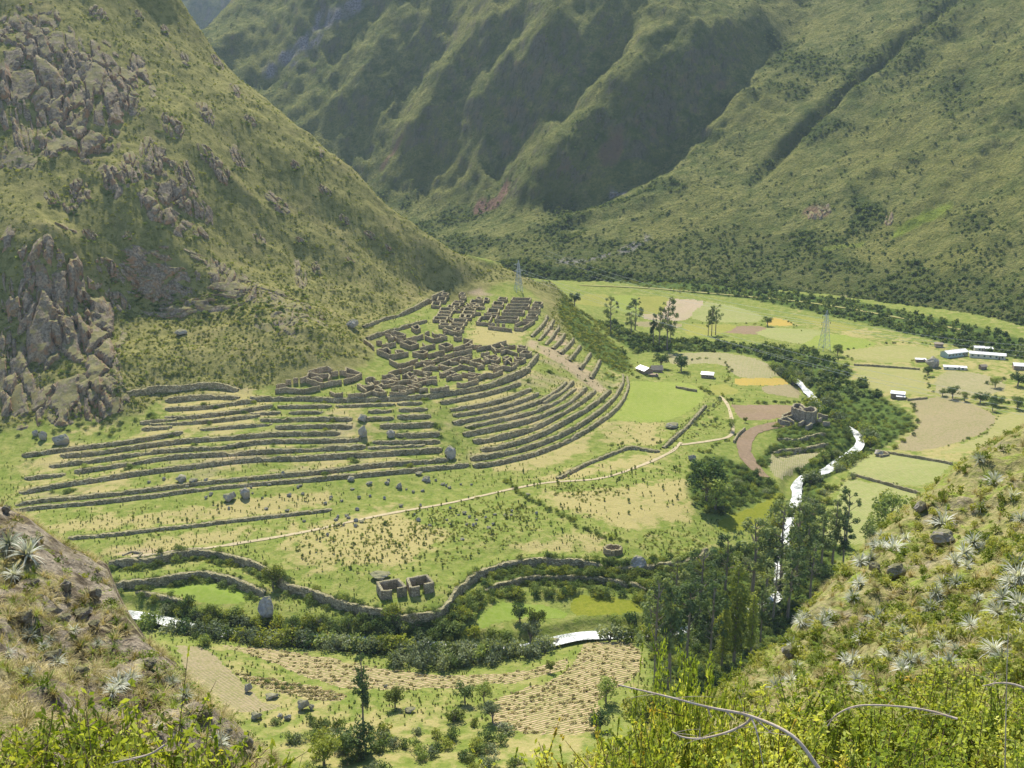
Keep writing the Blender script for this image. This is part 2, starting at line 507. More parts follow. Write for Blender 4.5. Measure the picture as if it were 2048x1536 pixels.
M = {}
M['valley'] = mat_valley()
M['mountain'] = mat_mountain()
M['rock'] = mat_rock("grey_rock", (0.135, 0.103, 0.066), (0.325, 0.262, 0.18), (0.33, 0.19, 0.10), 0.25)
M['boulder'] = mat_rock("pale_boulder", (0.28, 0.25, 0.21), (0.47, 0.43, 0.37), (0.35, 0.32, 0.27), 0.8)
M['wall'] = mat_masonry("terrace_masonry", (0.25, 0.195, 0.105), (0.66, 0.54, 0.33), 1.15)
M['ruin'] = mat_masonry("ruin_masonry", (0.31, 0.225, 0.13), (0.68, 0.54, 0.35), 1.3)
M['ruin_pale'] = mat_masonry("pale_masonry", (0.27, 0.21, 0.145), (0.62, 0.52, 0.38), 1.5)
M['path'] = mat_plain("trodden_path", (0.46, 0.38, 0.25), (0.36, 0.31, 0.18), 1.0, 0.6, 0.05)
M['water'] = mat_water()
M['bark'] = mat_plain("bark", (0.16, 0.125, 0.09), (0.28, 0.24, 0.19), 0.95, 2.0)
M['pale_bark'] = mat_plain("pale_bark", (0.50, 0.42, 0.34), (0.36, 0.28, 0.21), 0.9, 9.0)
M['twig'] = mat_plain("twig", (0.20, 0.15, 0.08), (0.14, 0.10, 0.06), 0.9, 9.0)
M['tin'] = mat_roof("white_tin_roof", (0.80, 0.79, 0.77))
M['thatch'] = mat_plain("thatch", (0.20, 0.17, 0.13), (0.30, 0.26, 0.20), 1.0, 2.0)
M['adobe'] = mat_plain("adobe", (0.33, 0.25, 0.18), (0.26, 0.19, 0.13), 0.95, 1.0)
M['teal'] = mat_plain("teal_paint", (0.42, 0.52, 0.48), (0.36, 0.45, 0.42), 0.7, 1.0)
M['cream'] = mat_plain("cream_plaster", (0.70, 0.66, 0.50), (0.62, 0.58, 0.44), 0.85, 1.0)
M['glass'] = mat_plain("dark_pane", (0.03, 0.035, 0.04), (0.02, 0.025, 0.03), 0.15, 1.0, 0.5)
M['steel'] = mat_plain("galvanised_steel", (0.52, 0.54, 0.54), (0.44, 0.46, 0.46), 0.5, 2.0, 0.4)
M['cable'] = mat_plain("aluminium_cable", (0.50, 0.52, 0.53), (0.45, 0.47, 0.48), 0.5, 2.0, 0.4)
M['crop_soil'] = mat_plain("ploughed_soil", (0.30, 0.22, 0.15), (0.22, 0.165, 0.11), 1.0, 0.8, 0.05)
M['leaf_bush'] = mat_leaf("bush_leaves", (0.111, 0.163, 0.042), (0.299, 0.364, 0.091), (0.30, 0.24, 0.04), 0.4)
M['leaf_grey'] = mat_leaf("greyish_leaves", (0.138, 0.172, 0.092), (0.287, 0.322, 0.167), None, 0.38)
M['leaf_dark'] = mat_leaf("dark_leaves", (0.064, 0.115, 0.034), (0.189, 0.245, 0.073), None, 0.38)
M['leaf_olive'] = mat_leaf("olive_leaves", (0.115, 0.149, 0.028), (0.293, 0.328, 0.052), (0.36, 0.29, 0.03), 0.42)
M['leaf_euca'] = mat_leaf("eucalyptus_leaves", (0.109, 0.161, 0.063), (0.287, 0.333, 0.127), None, 0.45)
M['leaf_far'] = mat_leaf("hillside_leaves", (0.072, 0.120, 0.034), (0.216, 0.258, 0.074), None, 0.35)
M['leaf_scrub'] = mat_leaf("scrub_leaves", (0.154, 0.187, 0.033), (0.341, 0.341, 0.088), None, 0.45)
M['leaf_lime'] = mat_leaf("yellow_green_leaves", (0.22, 0.29, 0.035), (0.50, 0.54, 0.085), (0.60, 0.48, 0.06), 0.48)
M['leaf_spiny'] = mat_leaf("small_shrub_leaves", (0.312, 0.388, 0.062), (0.700, 0.712, 0.163), (0.60, 0.33, 0.06), 0.5)
M['rosette'] = mat_leaf("silver_rosette", (0.34, 0.37, 0.29), (0.64, 0.65, 0.57), None, 0.3, .4)
M['leaf_near'] = mat_leaf("slope_shrub_leaves", (0.19, 0.24, 0.045), (0.44, 0.44, 0.12), None, 0.45)
M['straw'] = mat_leaf("straw_grass", (0.253, 0.218, 0.086), (0.575, 0.483, 0.253), None, 0.3)
M['green_tuft'] = mat_leaf("green_grass", (0.155, 0.233, 0.031), (0.389, 0.451, 0.093), None, 0.35)

def mat_near(name, soil_bias):
    m, nt = mat_new(name)
    p = geo_pos(nt)
    a = noise(nt, p, 0.35, 5, 0.65); f = noise(nt, p, 2.5, 6, 0.7); g = noise(nt, p, 0.9, 4, 0.6)
    soil = mixc(nt, ramp(nt, f, 0.3, 0.7), (0.175, 0.145, 0.105), (0.37, 0.32, 0.245))
    soil = mixc(nt, ramp(nt, g, 0.45, 0.62), soil, (0.10, 0.08, 0.055))
    gr = mixc(nt, ramp(nt, f, 0.3, 0.7), (0.16, 0.175, 0.05), (0.36, 0.315, 0.15))
    gr = mixc(nt, ramp(nt, g, 0.5, 0.68), gr, (0.23, 0.29, 0.05))
    c = mixc(nt, ramp(nt, a, soil_bias - 0.1, soil_bias + 0.1), soil, gr)
    out(nt, c, 1.0, math_(nt, 'ADD', f, math_(nt, 'MULTIPLY', g, 2.0)), 1.0, 0.25, 0.05)
    return m
M['near_l'] = mat_near("bare_slope", 0.60)
M['near_r'] = mat_near("grassy_slope", 0.37)
#PART2
# ------------------------------------------------------------------ the valley floor, the promontory and the hill on the left
PZ = [(150,1090,9),(400,1060,9),(650,1010,9.5),(930,945,10),(1000,935,10),(1140,890,10.5),(1250,800,11),(1300,780,10),(1255,752,11),
 (300,1108,8.5),(600,1060,8.5),(800,1000,9),(1050,970,9),(1300,920,9.5),(1400,880,9),(1460,830,8.5),(700,1150,8),(1000,1080,8),(1250,1040,8),(1390,1010,8),(1150,1090,8),
 (500,1100,8),(800,1205,7.5),(760,1150,7.8),(900,1150,7.8),(300,1145,5.4),(450,1138,5.2),(550,1172,4.6),(400,1190,2.5),(330,1185,2.5),(500,1205,1.6),
 (1000,1150,4.6),(1150,1138,4.8),(1300,1150,4.5),(1000,1195,2.5),(1150,1195,2),(1250,1212,2),(1000,1235,1.4),(1200,1232,1.4),(700,1240,2.4),(820,1258,2.4),(600,1222,2.4),
 (340,1238,-0.5),(520,1275,-0.5),(700,1290,-0.5),(900,1300,-0.5),(1050,1290,-0.5),(1170,1262,-0.5),(1360,1255,-0.4),(1530,1200,-0.2),(1560,1180,-0.1),(1575,1060,0.4),(1595,985,0.8),(1610,945,1),(1700,900,1.6),(1670,840,2.2),(1625,790,3),(1605,770,3.2),
 (500,1300,1.5),(700,1340,1.5),(1000,1370,1.5),(1200,1300,1.5),(1260,1300,1.5),(450,1290,1.5),(500,1380,2.6),(800,1410,3),(1100,1400,2.8),(600,1450,4),(1000,1480,5),(800,1536,7),(400,1440,4),(1250,1450,5),(350,1300,2.6),
 (1500,1000,4.5),(1480,1050,3.5),(1450,960,6),(1500,860,7.5),(1600,835,8),(1640,830,8),(1560,905,4.4),(1620,885,4.2),(1520,820,8),(1400,810,8.5),
 (1800,970,4),(1700,1000,3),(1750,940,4),(1880,850,6),(1800,760,6),(1950,790,7),(2048,780,8),(1950,720,8),(1900,900,5),(2048,700,9),(2200,800,9),(2300,1000,8),(1800,1100,4),(2000,1100,6),
 (1750,690,7),(1650,650,7),(1500,620,7),(1350,600,6),(1200,600,6),(1170,615,6),(1450,680,6),(1300,700,5.5),(1400,720,6),(1540,750,6),(1450,780,7),
 (1150,570,8),(1500,590,10),(1980,655,14),(2250,690,17),
 (1050,560,42),(1000,546,44),(1090,557,38),(1130,592,27),(1170,637,17),(1210,677,11),(1250,712,7),(1090,612,34),(1085,650,32),(1120,680,27),(1200,730,18),(1230,745,13),
 (1150,700,23),(1180,740,19),(1200,775,15),(1080,720,28),(500,800,27),(700,803,27),(842,795,27.5),(961,780,28),(1047,743,29),(1074,712,30),
 (30,1010,10),(50,940,14),(120,905,17),(270,870,20),(350,840,23),(300,790,29),(430,775,30),
 (560,770,29.5),(650,745,33),(720,735,32.5),(800,750,30),(900,730,30.5),(1000,700,31.5),(750,690,36),(850,660,36),(940,690,33),(1050,675,32.5),(950,620,38),(1050,620,36.5),(880,590,41),(1000,595,39.5),(1080,600,36),(800,630,41),(720,645,44),(1037,582,41),
 (650,660,49),(560,700,43),(450,700,44),(300,700,46),(200,830,24),(100,862,21),(0,852,22),(230,780,34),(-200,870,22),(-200,1000,12),(-100,1100,9)]
PY = [(305,0,760),(417,100,755),(510,180,745),(612,265,733),(695,330,722),(780,420,712),(850,480,705),(900,530,700),(960,575,695),
 (100,480,528),(0,330,578),(0,0,690),(200,300,606),(300,150,690),(150,100,668),(300,430,575),(400,300,640),(450,450,610),(550,560,588),(550,400,655),(650,500,640),(750,560,640),(300,600,545),
 (0,600,505),(200,600,530),(0,-200,770),(-300,300,560),(-300,700,485),(-300,0,680),(300,-100,790),(150,-250,860),(420,560,560)]
pts = [tuple(at_z(x, y, z)) for x, y, z in PZ] + [tuple(at_y(x, y, Y)) for x, y, Y in PY]
for x, y, Y in PY[:9]:
    p = at_y(x, y, Y); pts.append((p[0] + 12, p[1] + 75, p[2] - 52)); pts.append((p[0] + 20, p[1] + 150, p[2] - 110 if p[2] > 120 else 15))
for x, y, z in ((1130,592,27),(1170,637,17),(1210,677,11),(1250,712,7)):
    p = at_z(x, y, z); pts.append((p[0] + 22, p[1] + 14, 5.5))
pts += [(10, 850, 12), (-100, 920, 14), (60, 860, 8), (0, 200, 13), (0, 160, 25), (0, 130, 42), (150, 160, 25), (-150, 160, 25), (300, 300, 8), (-300, 250, 14),
        (400, 950, 10), (700, 900, 12), (-600, 500, 120), (-600, 750, 280), (100, 1000, 10), (-300, 1000, 60), (250, 200, 14), (-200, 300, 6)]
S = TPS(pts, 0.004)
VF = Field(-0.78, 0.74, 760, 125, 1010, 690)
VF.Z = VF.fill(lambda X, Y: S(X, Y), 4)
BASE = VF.Z.copy()

# land-cover masks (what grows where)
def sm(a, lo, hi):
    t = np.clip((a - lo) / (hi - lo), 0, 1); return t * t * (3 - 2 * t)
X, Y = VF.X, VF.Y
gy, gx = np.gradient(BASE)
dYr = np.gradient(VF.Yr)[:, None]; dXr = VF.Yr[:, None] * (VF.u[1] - VF.u[0])
slope = np.hypot(gx / dXr, gy / dYr)
hillm = sm(slope, 0.33, 0.5) * sm(BASE, 16, 30)
def pxpoly(P, off=0.0):
    P = np.asarray(P, float)
    return VF.hit(P[:, 0], P[:, 1], off)[:, :2]
def mask_poly(P, soft):
    w = pxpoly(P); w = resample(np.vstack([w, w[:1]]), 3.0)
    m = (X > w[:, 0].min() - soft * 2) & (X < w[:, 0].max() + soft * 2) & (Y > w[:, 1].min() - soft * 2) & (Y < w[:, 1].max() + soft * 2)
    r = np.zeros_like(X)
    ins = in_poly(X[m], Y[m], w[:-1]); d, _, _, _ = seg_dist(X[m], Y[m], w)
    r[m] = sm(np.where(ins, d, -d) + 0.6 * soft * (fbm(X[m] / 6, Y[m] / 6, 3, 5)) * 2, -soft, soft)
    return r
scrub = hillm.copy()
for P in ([(0,860),(240,775),(500,758),(640,728),(730,650),(860,580),(960,575),(900,520),(600,240),(300,-20),(-300,-20),(-300,880)],):
    scrub = np.maximum(scrub, mask_poly(P, 5))
thick = np.zeros_like(X); dry = np.zeros_like(X); soil = np.zeros_like(X); rockm = np.zeros_like(X)
for P in ([(1125,585),(1160,625),(1250,705),(1262,735),(1235,745),(1190,715),(1150,675),(1115,625)],
          [(330,1205),(560,1245),(800,1250),(900,1215),(945,1290),(960,1300),(900,1335),(700,1300),(520,1285),(380,1270)],
          [(930,1180),(1020,1135),(1200,1128),(1400,1118),(1420,1180),(1290,1190),(1150,1170),(1000,1165)],
          [(1290,1180),(1420,1100),(1500,1090),(1640,1050),(1690,1100),(1600,1250),(1520,1320),(1420,1390),(1320,1380),(1290,1260)],
          [(1390,920),(1440,910),(1540,955),(1565,985),(1450,1030),(1400,1030),(1370,980)],
          [(1540,850),(1640,845),(1640,780),(1720,760),(1825,830),(1825,860),(1740,910),(1650,960),(1610,1040),(1560,1040),(1600,940),(1500,930),(1560,880)],
          [(1160,622),(1230,640),(1290,672),(1340,680),(1500,690),(1620,700),(1710,745),(1650,800),(1600,745),(1480,705),(1350,702),(1270,705),(1215,665)],
          [(1100,555),(1300,575),(1500,598),(1700,640),(1900,690),(2048,720),(2048,680),(1700,600),(1400,560),(1100,540)]):
    thick = np.maximum(thick, mask_poly(P, 2.5))
for P in ([(1090,985),(1250,975),(1380,960),(1390,1040),(1250,1060),(1130,1020)],[(1040,960),(1170,930),(1330,900),(1360,900),(1280,935),(1110,965)],[(1190,835),(1330,845),(1320,890),(1200,890)],
          [(960,935),(1090,905),(1190,860),(1180,900),(1050,950)],[(1030,1090),(1230,1060),(1200,1105),(1060,1110)],[(550,1060),(760,1020),(900,1060),(820,1130),(620,1150)],[(560,985),(660,985),(660,1015),(560,1015)],
          [(1000,660),(1060,660),(1050,690),(950,690)],[(940,650),(1010,660),(1000,680),(940,690)],[(300,770),(500,775),(520,850),(380,860)],[(860,800),(1000,780),(1080,800),(1000,850)],
          [(60,1060),(400,1010),(640,985),(600,1020),(300,1060)],[(200,1100),(500,1050),(480,1080),(300,1110)]):
    dry = np.maximum(dry, 0.75 * mask_poly(P, 6))
terr = mask_poly([(20,1010),(60,900),(250,780),(480,770),(540,790),(880,785),(1075,700),(1250,750),(1240,810),(1140,880),(940,935),(500,975)], 4)
dry = np.maximum(dry, terr * np.clip(.30 + 1.4 * fbm(X / 11, Y / 11, 4, 77), 0, .9))
soil = np.maximum(soil, terr * np.clip(2.4 * fbm(X / 16, Y / 10, 4, 78) - .15, 0, .55))
thick = np.maximum(thick, .8 * terr * sm(fbm(X / 7, Y / 5, 4, 79), .14, .26))
for P in ([(420,1290),(700,1400),(1000,1400),(1200,1470),(1050,1540),(600,1540),(380,1400)],[(1560,640),(2048,690),(2048,900),(1720,960),(1690,700)]):
    dry = np.maximum(dry, .42 * mask_poly(P, 8))
for P in ([(1075,690),(1120,700),(1180,745),(1215,780),(1205,790),(1140,745),(1080,705)],[(1095,640),(1120,665),(1150,700),(1120,690),(1085,665)],
          [(1280,790),(1290,782),(1312,782),(1322,789),(1308,795),(1288,795)],[(1060,680),(1078,683),(1072,700),(1050,690)],[(930,585),(960,575),(985,590),(960,592)],
          [(240,1108),(300,1098),(330,1105),(270,1115)],[(2000,930),(2048,900),(2048,930)]):
    soil = np.maximum(soil, 0.8 * mask_poly(P, 2.0))

# ---- retaining walls: (photo line of the wall's middle, wall height in photo px, label)
WALLS = [
 ("W", [(137,1076),(260,1065),(500,1037),(600,1026),(664,1019)], 7, "straight stone wall alone on the pasture above the trodden path"),
 ("W", [(25,1021),(88,1013),(171,1006),(259,997),(415,976),(500,968),(637,957),(797,943),(937,929)], 9, "lowest long terrace wall on the left flank, along the pasture edge"),
 ("W", [(30,1010),(73,1002),(171,993),(276,982),(391,968),(500,957),(647,943),(739,931),(896,919)], 10, "second long terrace wall from the bottom of the left flank"),
 ("W", [(38,985),(122,970),(207,957),(293,944),(390,932),(500,919),(602,916),(722,909),(835,902),(883,899)], 11, "third terrace wall from the bottom, ending at the biggest boulder"),
 ("W", [(149,944),(207,935),(293,921),(366,912),(500,905),(637,897),(732,893)], 10, "fourth terrace wall from the bottom of the left flank"),
 ("W", [(49,957),(90,952),(132,948)], 7, "short terrace wall at the left foot of the hill"),
 ("W", [(98,932),(171,923),(244,913),(317,902),(447,894),(527,883),(654,881),(722,878)], 9, "fifth terrace wall from the bottom of the left flank"),
 ("W", [(122,911),(183,907),(281,893),(366,882),(500,872),(560,868),(681,866)], 10, "sixth terrace wall from the bottom, under the two perched boulders"),
 ("W", [(790,870),(828,871),(879,868)], 10, "short tall terrace wall right of the slab boulder"),
 ("W", [(44,911),(122,900),(171,894),(269,882),(366,864)], 9, "terrace wall under the red cliff on the left"),
 ("W", [(280,846),(355,838)], 8, "upper of two short walls beside the red cliff"),
 ("W", [(284,858),(345,853)], 8, "lower of two short walls beside the red cliff"),
 ("W", [(253,787),(300,779),(342,776),(390,772),(434,772),(478,780)], 9, "collapsed top terrace wall arching left of the ruins"),
 ("W", [(330,801),(385,795),(430,793),(480,796)], 9, "second collapsed terrace wall left of the ruins"),
 ("W", [(330,818),(400,815),(470,806),(510,801)], 9, "third collapsed terrace wall left of the ruins"),
 ("W", [(330,836),(400,832),(480,822),(545,812)], 9, "fourth collapsed terrace wall left of the ruins"),
 ("W", [(500,798),(602,797),(705,801),(842,794),(893,787),(961,776),(1013,758),(1047,741),(1066,722),(1074,708)], 13, "long curved retaining wall directly below the ruined town"),
 ("W", [(555,814),(610,813),(664,812)], 8, "short terrace wall first under the town's left end"),
 ("W", [(578,825),(647,824)], 7, "short terrace wall second under the town's left end"),
 ("W", [(736,823),(784,821)], 7, "short wall between the two gullies under the town"),
 ("W", [(794,807),(845,806)], 7, "upper short wall left of the bushy gully"),
 ("W", [(797,820),(855,818)], 7, "middle short wall left of the bushy gully"),
 ("W", [(794,834),(862,832)], 8, "lower short wall left of the bushy gully"),
 ("W", [(520,841),(610,838),(705,838)], 9, "terrace wall level with the white perched boulder"),
 ("W", [(551,855),(630,852),(705,853)], 9, "terrace wall just below the white perched boulder"),
 ("W", [(760,852),(810,851),(868,848)], 9, "terrace wall above the slab boulder near the gully"),
 ("W", [(945,932),(975,928),(1000,924),(1068,907),(1137,879),(1205,838),(1239,808),(1255,773),(1252,753)], 9, "outermost curved terrace wall of the right fan"),
 ("W", [(940,918),(1000,908),(1068,891),(1137,862),(1191,828),(1226,797),(1243,770),(1244,752)], 10, "second curved terrace wall of the right fan from outside"),
 ("W", [(960,900),(1000,894),(1068,874),(1137,838),(1188,808),(1219,782)], 10, "third curved terrace wall of the right fan from outside"),
 ("W", [(945,883),(1000,874),(1068,855),(1120,828),(1164,801),(1188,782)], 10, "fourth curved terrace wall of the right fan from outside"),
 ("W", [(925,869),(960,862),(1000,854),(1051,842),(1113,820),(1145,800),(1171,777)], 9, "fifth curved terrace wall of the right fan from outside"),
 ("W", [(930,855),(967,847),(1010,838),(1060,826),(1110,805),(1150,777)], 7, "sixth curved terrace wall of the right fan from outside"),
 ("W", [(905,846),(960,836),(1000,828),(1050,812),(1095,795),(1131,766)], 7, "seventh curved terrace wall of the right fan from outside"),
 ("W", [(905,831),(978,820),(1030,806),(1075,788)], 7, "eighth curved terrace wall of the right fan from outside"),
 ("W", [(900,820),(970,809),(1020,795),(1060,778)], 7, "ninth curved terrace wall of the right fan, near the town"),
 ("W", [(880,806),(935,795),(985,784),(1040,767)], 7, "innermost curved terrace wall of the right fan"),
 ("W", [(1062,674),(1085,650),(1094,632)], 8, "first steep little wall right of the town's lower end"),
 ("W", [(1077,681),(1098,656),(1106,640)], 7, "second steep little wall right of the town's lower end"),
 ("W", [(1090,690),(1108,668),(1116,654)], 7, "third steep little wall down the bare edge"),
 ("W", [(1104,698),(1120,682),(1128,668)], 7, "fourth steep little wall down the bare edge"),
 ("W", [(1120,708),(1136,692),(1146,680)], 7, "fifth steep little wall down the bare edge"),
 ("W", [(1138,722),(1152,704),(1160,692)], 7, "sixth steep little wall down the bare edge"),
 ("W", [(1158,738),(1172,720),(1180,708)], 7, "seventh steep little wall down the bare edge"),
 ("W", [(1180,757),(1192,736),(1199,722)], 7, "eighth steep little wall at the foot of the bare edge"),
 ("W", [(672,812),(730,810),(790,808)], 6, "crumbled little wall under the middle of the town"),
 ("W", [(500,827),(530,826),(562,825)], 6, "stub of wall left of the first bush on the terraces"),
 ("W", [(300,849),(420,842),(520,830)], 7, "fifth collapsed terrace wall left of the ruins"),
 ("W", [(400,858),(470,853),(545,847)], 7, "sixth collapsed terrace wall left of the ruins"),
 ("W", [(722,838),(755,837),(788,836)], 6, "short wall beside the white perched boulder's right"),
 ("W", [(745,884),(800,885),(880,882)], 8, "terrace wall between the slab boulder and the biggest boulder"),
 ("W", [(735,897),(790,893),(850,890)], 7, "terrace wall just above the biggest boulder"),
 ("W", [(1085,806),(1120,786),(1145,764)], 6, "short upper wall at the fan's right end"),
 ("W", [(985,768),(1030,752),(1058,738)], 6, "narrow wall tucked under the town's right end"),
 ("C", [(219,1126),(294,1122),(359,1109),(410,1105),(461,1116),(513,1131),(554,1154),(574,1174),(615,1184),(666,1202),(705,1216),(764,1228),(822,1237),(872,1231),(893,1216),(904,1194),(919,1177),(939,1160),(969,1145),(1013,1131),(1057,1124),(1132,1122),(1205,1133),(1264,1140),(1322,1132),(1381,1122),(1412,1100)], 16, "long winding stone wall edging the pasture above the river"),
 ("C", [(232,1170),(308,1163),(376,1153),(410,1148),(461,1160),(506,1177),(532,1188)], 16, "curved stone wall behind the small crescent meadow"),
 ("C", [(969,1182),(1000,1172),(1059,1158),(1132,1156),(1205,1160),(1264,1170),(1293,1182)], 13, "overgrown stone wall below the winding wall on the right"),
 ("C", [(273,1180),(342,1198),(379,1207)], 6, "low broken wall in front of the crescent meadow"),
 ("W", [(1113,958),(1171,928),(1239,901),(1262,895),(1320,903)], 9, "bent field wall crossing the right pasture"),
 ("W", [(1325,896),(1376,849),(1410,811)], 9, "bushy field wall running down the round pasture's right edge"),
 ("W", [(725,647),(773,635),(814,623),(849,605),(886,582)], 9, "long wall at the hill foot beside the lone boulder"),
 ("W", [(732,675),(772,664),(822,650),(852,642)], 8, "long wall between the hillside court and the ruins"),
 ("C", [(1555,880),(1600,878),(1650,868)], 10, "upper bushy retaining wall below the round tower ruin"),
 ("C", [(1545,905),(1600,900),(1655,889)], 10, "lower bushy retaining wall below the round tower ruin"),
]
wall_geo = []
for kind, P, hp, lab in WALLS:
    P = smooth_line(P, 6)
    w = VF.hit(P[:, 0], P[:, 1])
    ok = np.r_[True, np.sqrt((np.diff(w[:, :2], axis=0) ** 2).sum(1)) > 0.15]
    w = resample(w[ok], 1.6)
    # keep the plan line gentle
    for _ in range(2):
        w[1:-1] = 0.25 * w[:-2] + 0.5 * w[1:-1] + 0.25 * w[2:]
    dist = np.linalg.norm(w - np.array([0, 0, CAM_Z]), axis=1).mean()
    wall_geo.append((kind, w, 0.88 * hp * dist / FPX / 0.93, lab))
step = np.zeros_like(X)
for kind, w, h, lab in wall_geo:
    Wd = 4.2 if kind == "W" else 6.5
    m = (X > w[:, 0].min() - Wd) & (X < w[:, 0].max() + Wd) & (Y > w[:, 1].min() - Wd) & (Y < w[:, 1].max() + Wd)
    d, sg, par, L = seg_dist(X[m], Y[m], w)
    endf = sm(np.minimum(par, L - par), -0.01, 2.0)
    step[m] += sg * h / 2 * np.clip(1 - d / Wd, 0, 1) * endf
VF.Z = BASE + step
# river bed
RIV = [(250,1215),(340,1240),(430,1256),(520,1266),(610,1268),(700,1272),(800,1276),(900,1286),(970,1291),(1050,1290),(1110,1276),(1170,1264),(1260,1258),(1360,1256),(1440,1235),(1530,1205),(1560,1180),(1562,1130),(1575,1060),(1590,1010),(1595,985),(1593,965),(1612,947),(1650,938),(1680,915),(1710,898),(1722,880),(1708,855),(1672,835),(1640,812),(1625,790),(1605,770),(1590,755),(1560,735)]
RS = smooth_line(RIV, 6)
riv = resample(VF.hit(RS[:, 0], RS[:, 1]), 3.0)
for _ in range(3): riv[1:-1] = 0.25 * riv[:-2] + 0.5 * riv[1:-1] + 0.25 * riv[2:]
d, _, _, _ = seg_dist(X, Y, riv)
RD = d
VF.Z = VF.Z - 2.2 * sm(-d, -8.5, -4.0)
# natural relief
mtn = sm(scrub, 0.3, 0.9) * sm(BASE, 26, 60)
rel = (fbm(X / 42, Y / 42, 4, 3) * 9 + ridged(X / 75 + 0.3 * fbm(Y / 60, X / 60, 3, 8), Y / 75, 4, 12) * 13 - 4) * mtn
rel += fbm(X / 9, Y / 9, 4, 21) * (0.5 + 2.6 * sm(scrub, 0.2, 0.8)) * sm(RD, 6, 16)
rel += fbm(X / 2.2, Y / 2.2, 2, 31) * (0.18 + 0.8 * scrub)
town = mask_poly([(540,790),(560,750),(650,720),(740,720),(730,670),(860,580),(1110,590),(1075,700),(1040,745),(880,785),(700,795)], 4)
rel *= 1 - 0.75 * np.maximum(town, terr)
VF.Z = VF.Z + rel

# fields: (name, polygon in the photo, material)
g_ = mat_field
FM = dict(
 lime=g_("green_crop", (0.205, 0.255, 0.045), (0.27, 0.29, 0.08), (0.35, 0.4), (0.18, 0.225, 0.05)),
 olive=g_("olive_crop", (0.23, 0.24, 0.05), (0.29, 0.28, 0.08), (0.4, 1.3), (0.21, 0.20, 0.06)),
 pale=g_("pale_crop", (0.22, 0.255, 0.08), (0.29, 0.295, 0.12), (0.3, 0.9), (0.27, 0.25, 0.11)),
 tan=g_("fallow_soil", (0.40, 0.32, 0.22), (0.34, 0.28, 0.18), (0.55, 0.5), (0.36, 0.29, 0.19)),
 brown=g_("ploughed_earth", (0.31, 0.225, 0.15), (0.25, 0.185, 0.115), (0.6, 0.3), (0.21, 0.15, 0.10), 0.5, 0.6),
 tangreen=g_("stubble_field", (0.30, 0.275, 0.12), (0.25, 0.25, 0.085)),
 greygreen=g_("grey_green_field", (0.22, 0.22, 0.09), (0.30, 0.27, 0.145), (0.35, 0.2), (0.33, 0.28, 0.17)),
 gold=g_("ripe_grain", (0.42, 0.295, 0.07), (0.37, 0.28, 0.075), (0.4, 0.2), (0.35, 0.27, 0.08)),
 speck=g_("stooked_field", (0.30, 0.255, 0.145), (0.24, 0.23, 0.09), (0.42, 0.9), (0.40, 0.31, 0.20), 1.4, 0.8),
 rows=g_("harvested_maize", (0.26, 0.22, 0.10), (0.20, 0.215, 0.065), (0.30, 1.15), (0.50, 0.365, 0.24), 1.6, 0.9),
 moss=g_("marsh_grass", (0.15, 0.175, 0.018), (0.21, 0.215, 0.03), None, None, 0.9),
 meadow=g_("meadow_grass", (0.17, 0.235, 0.035), (0.215, 0.265, 0.06)))
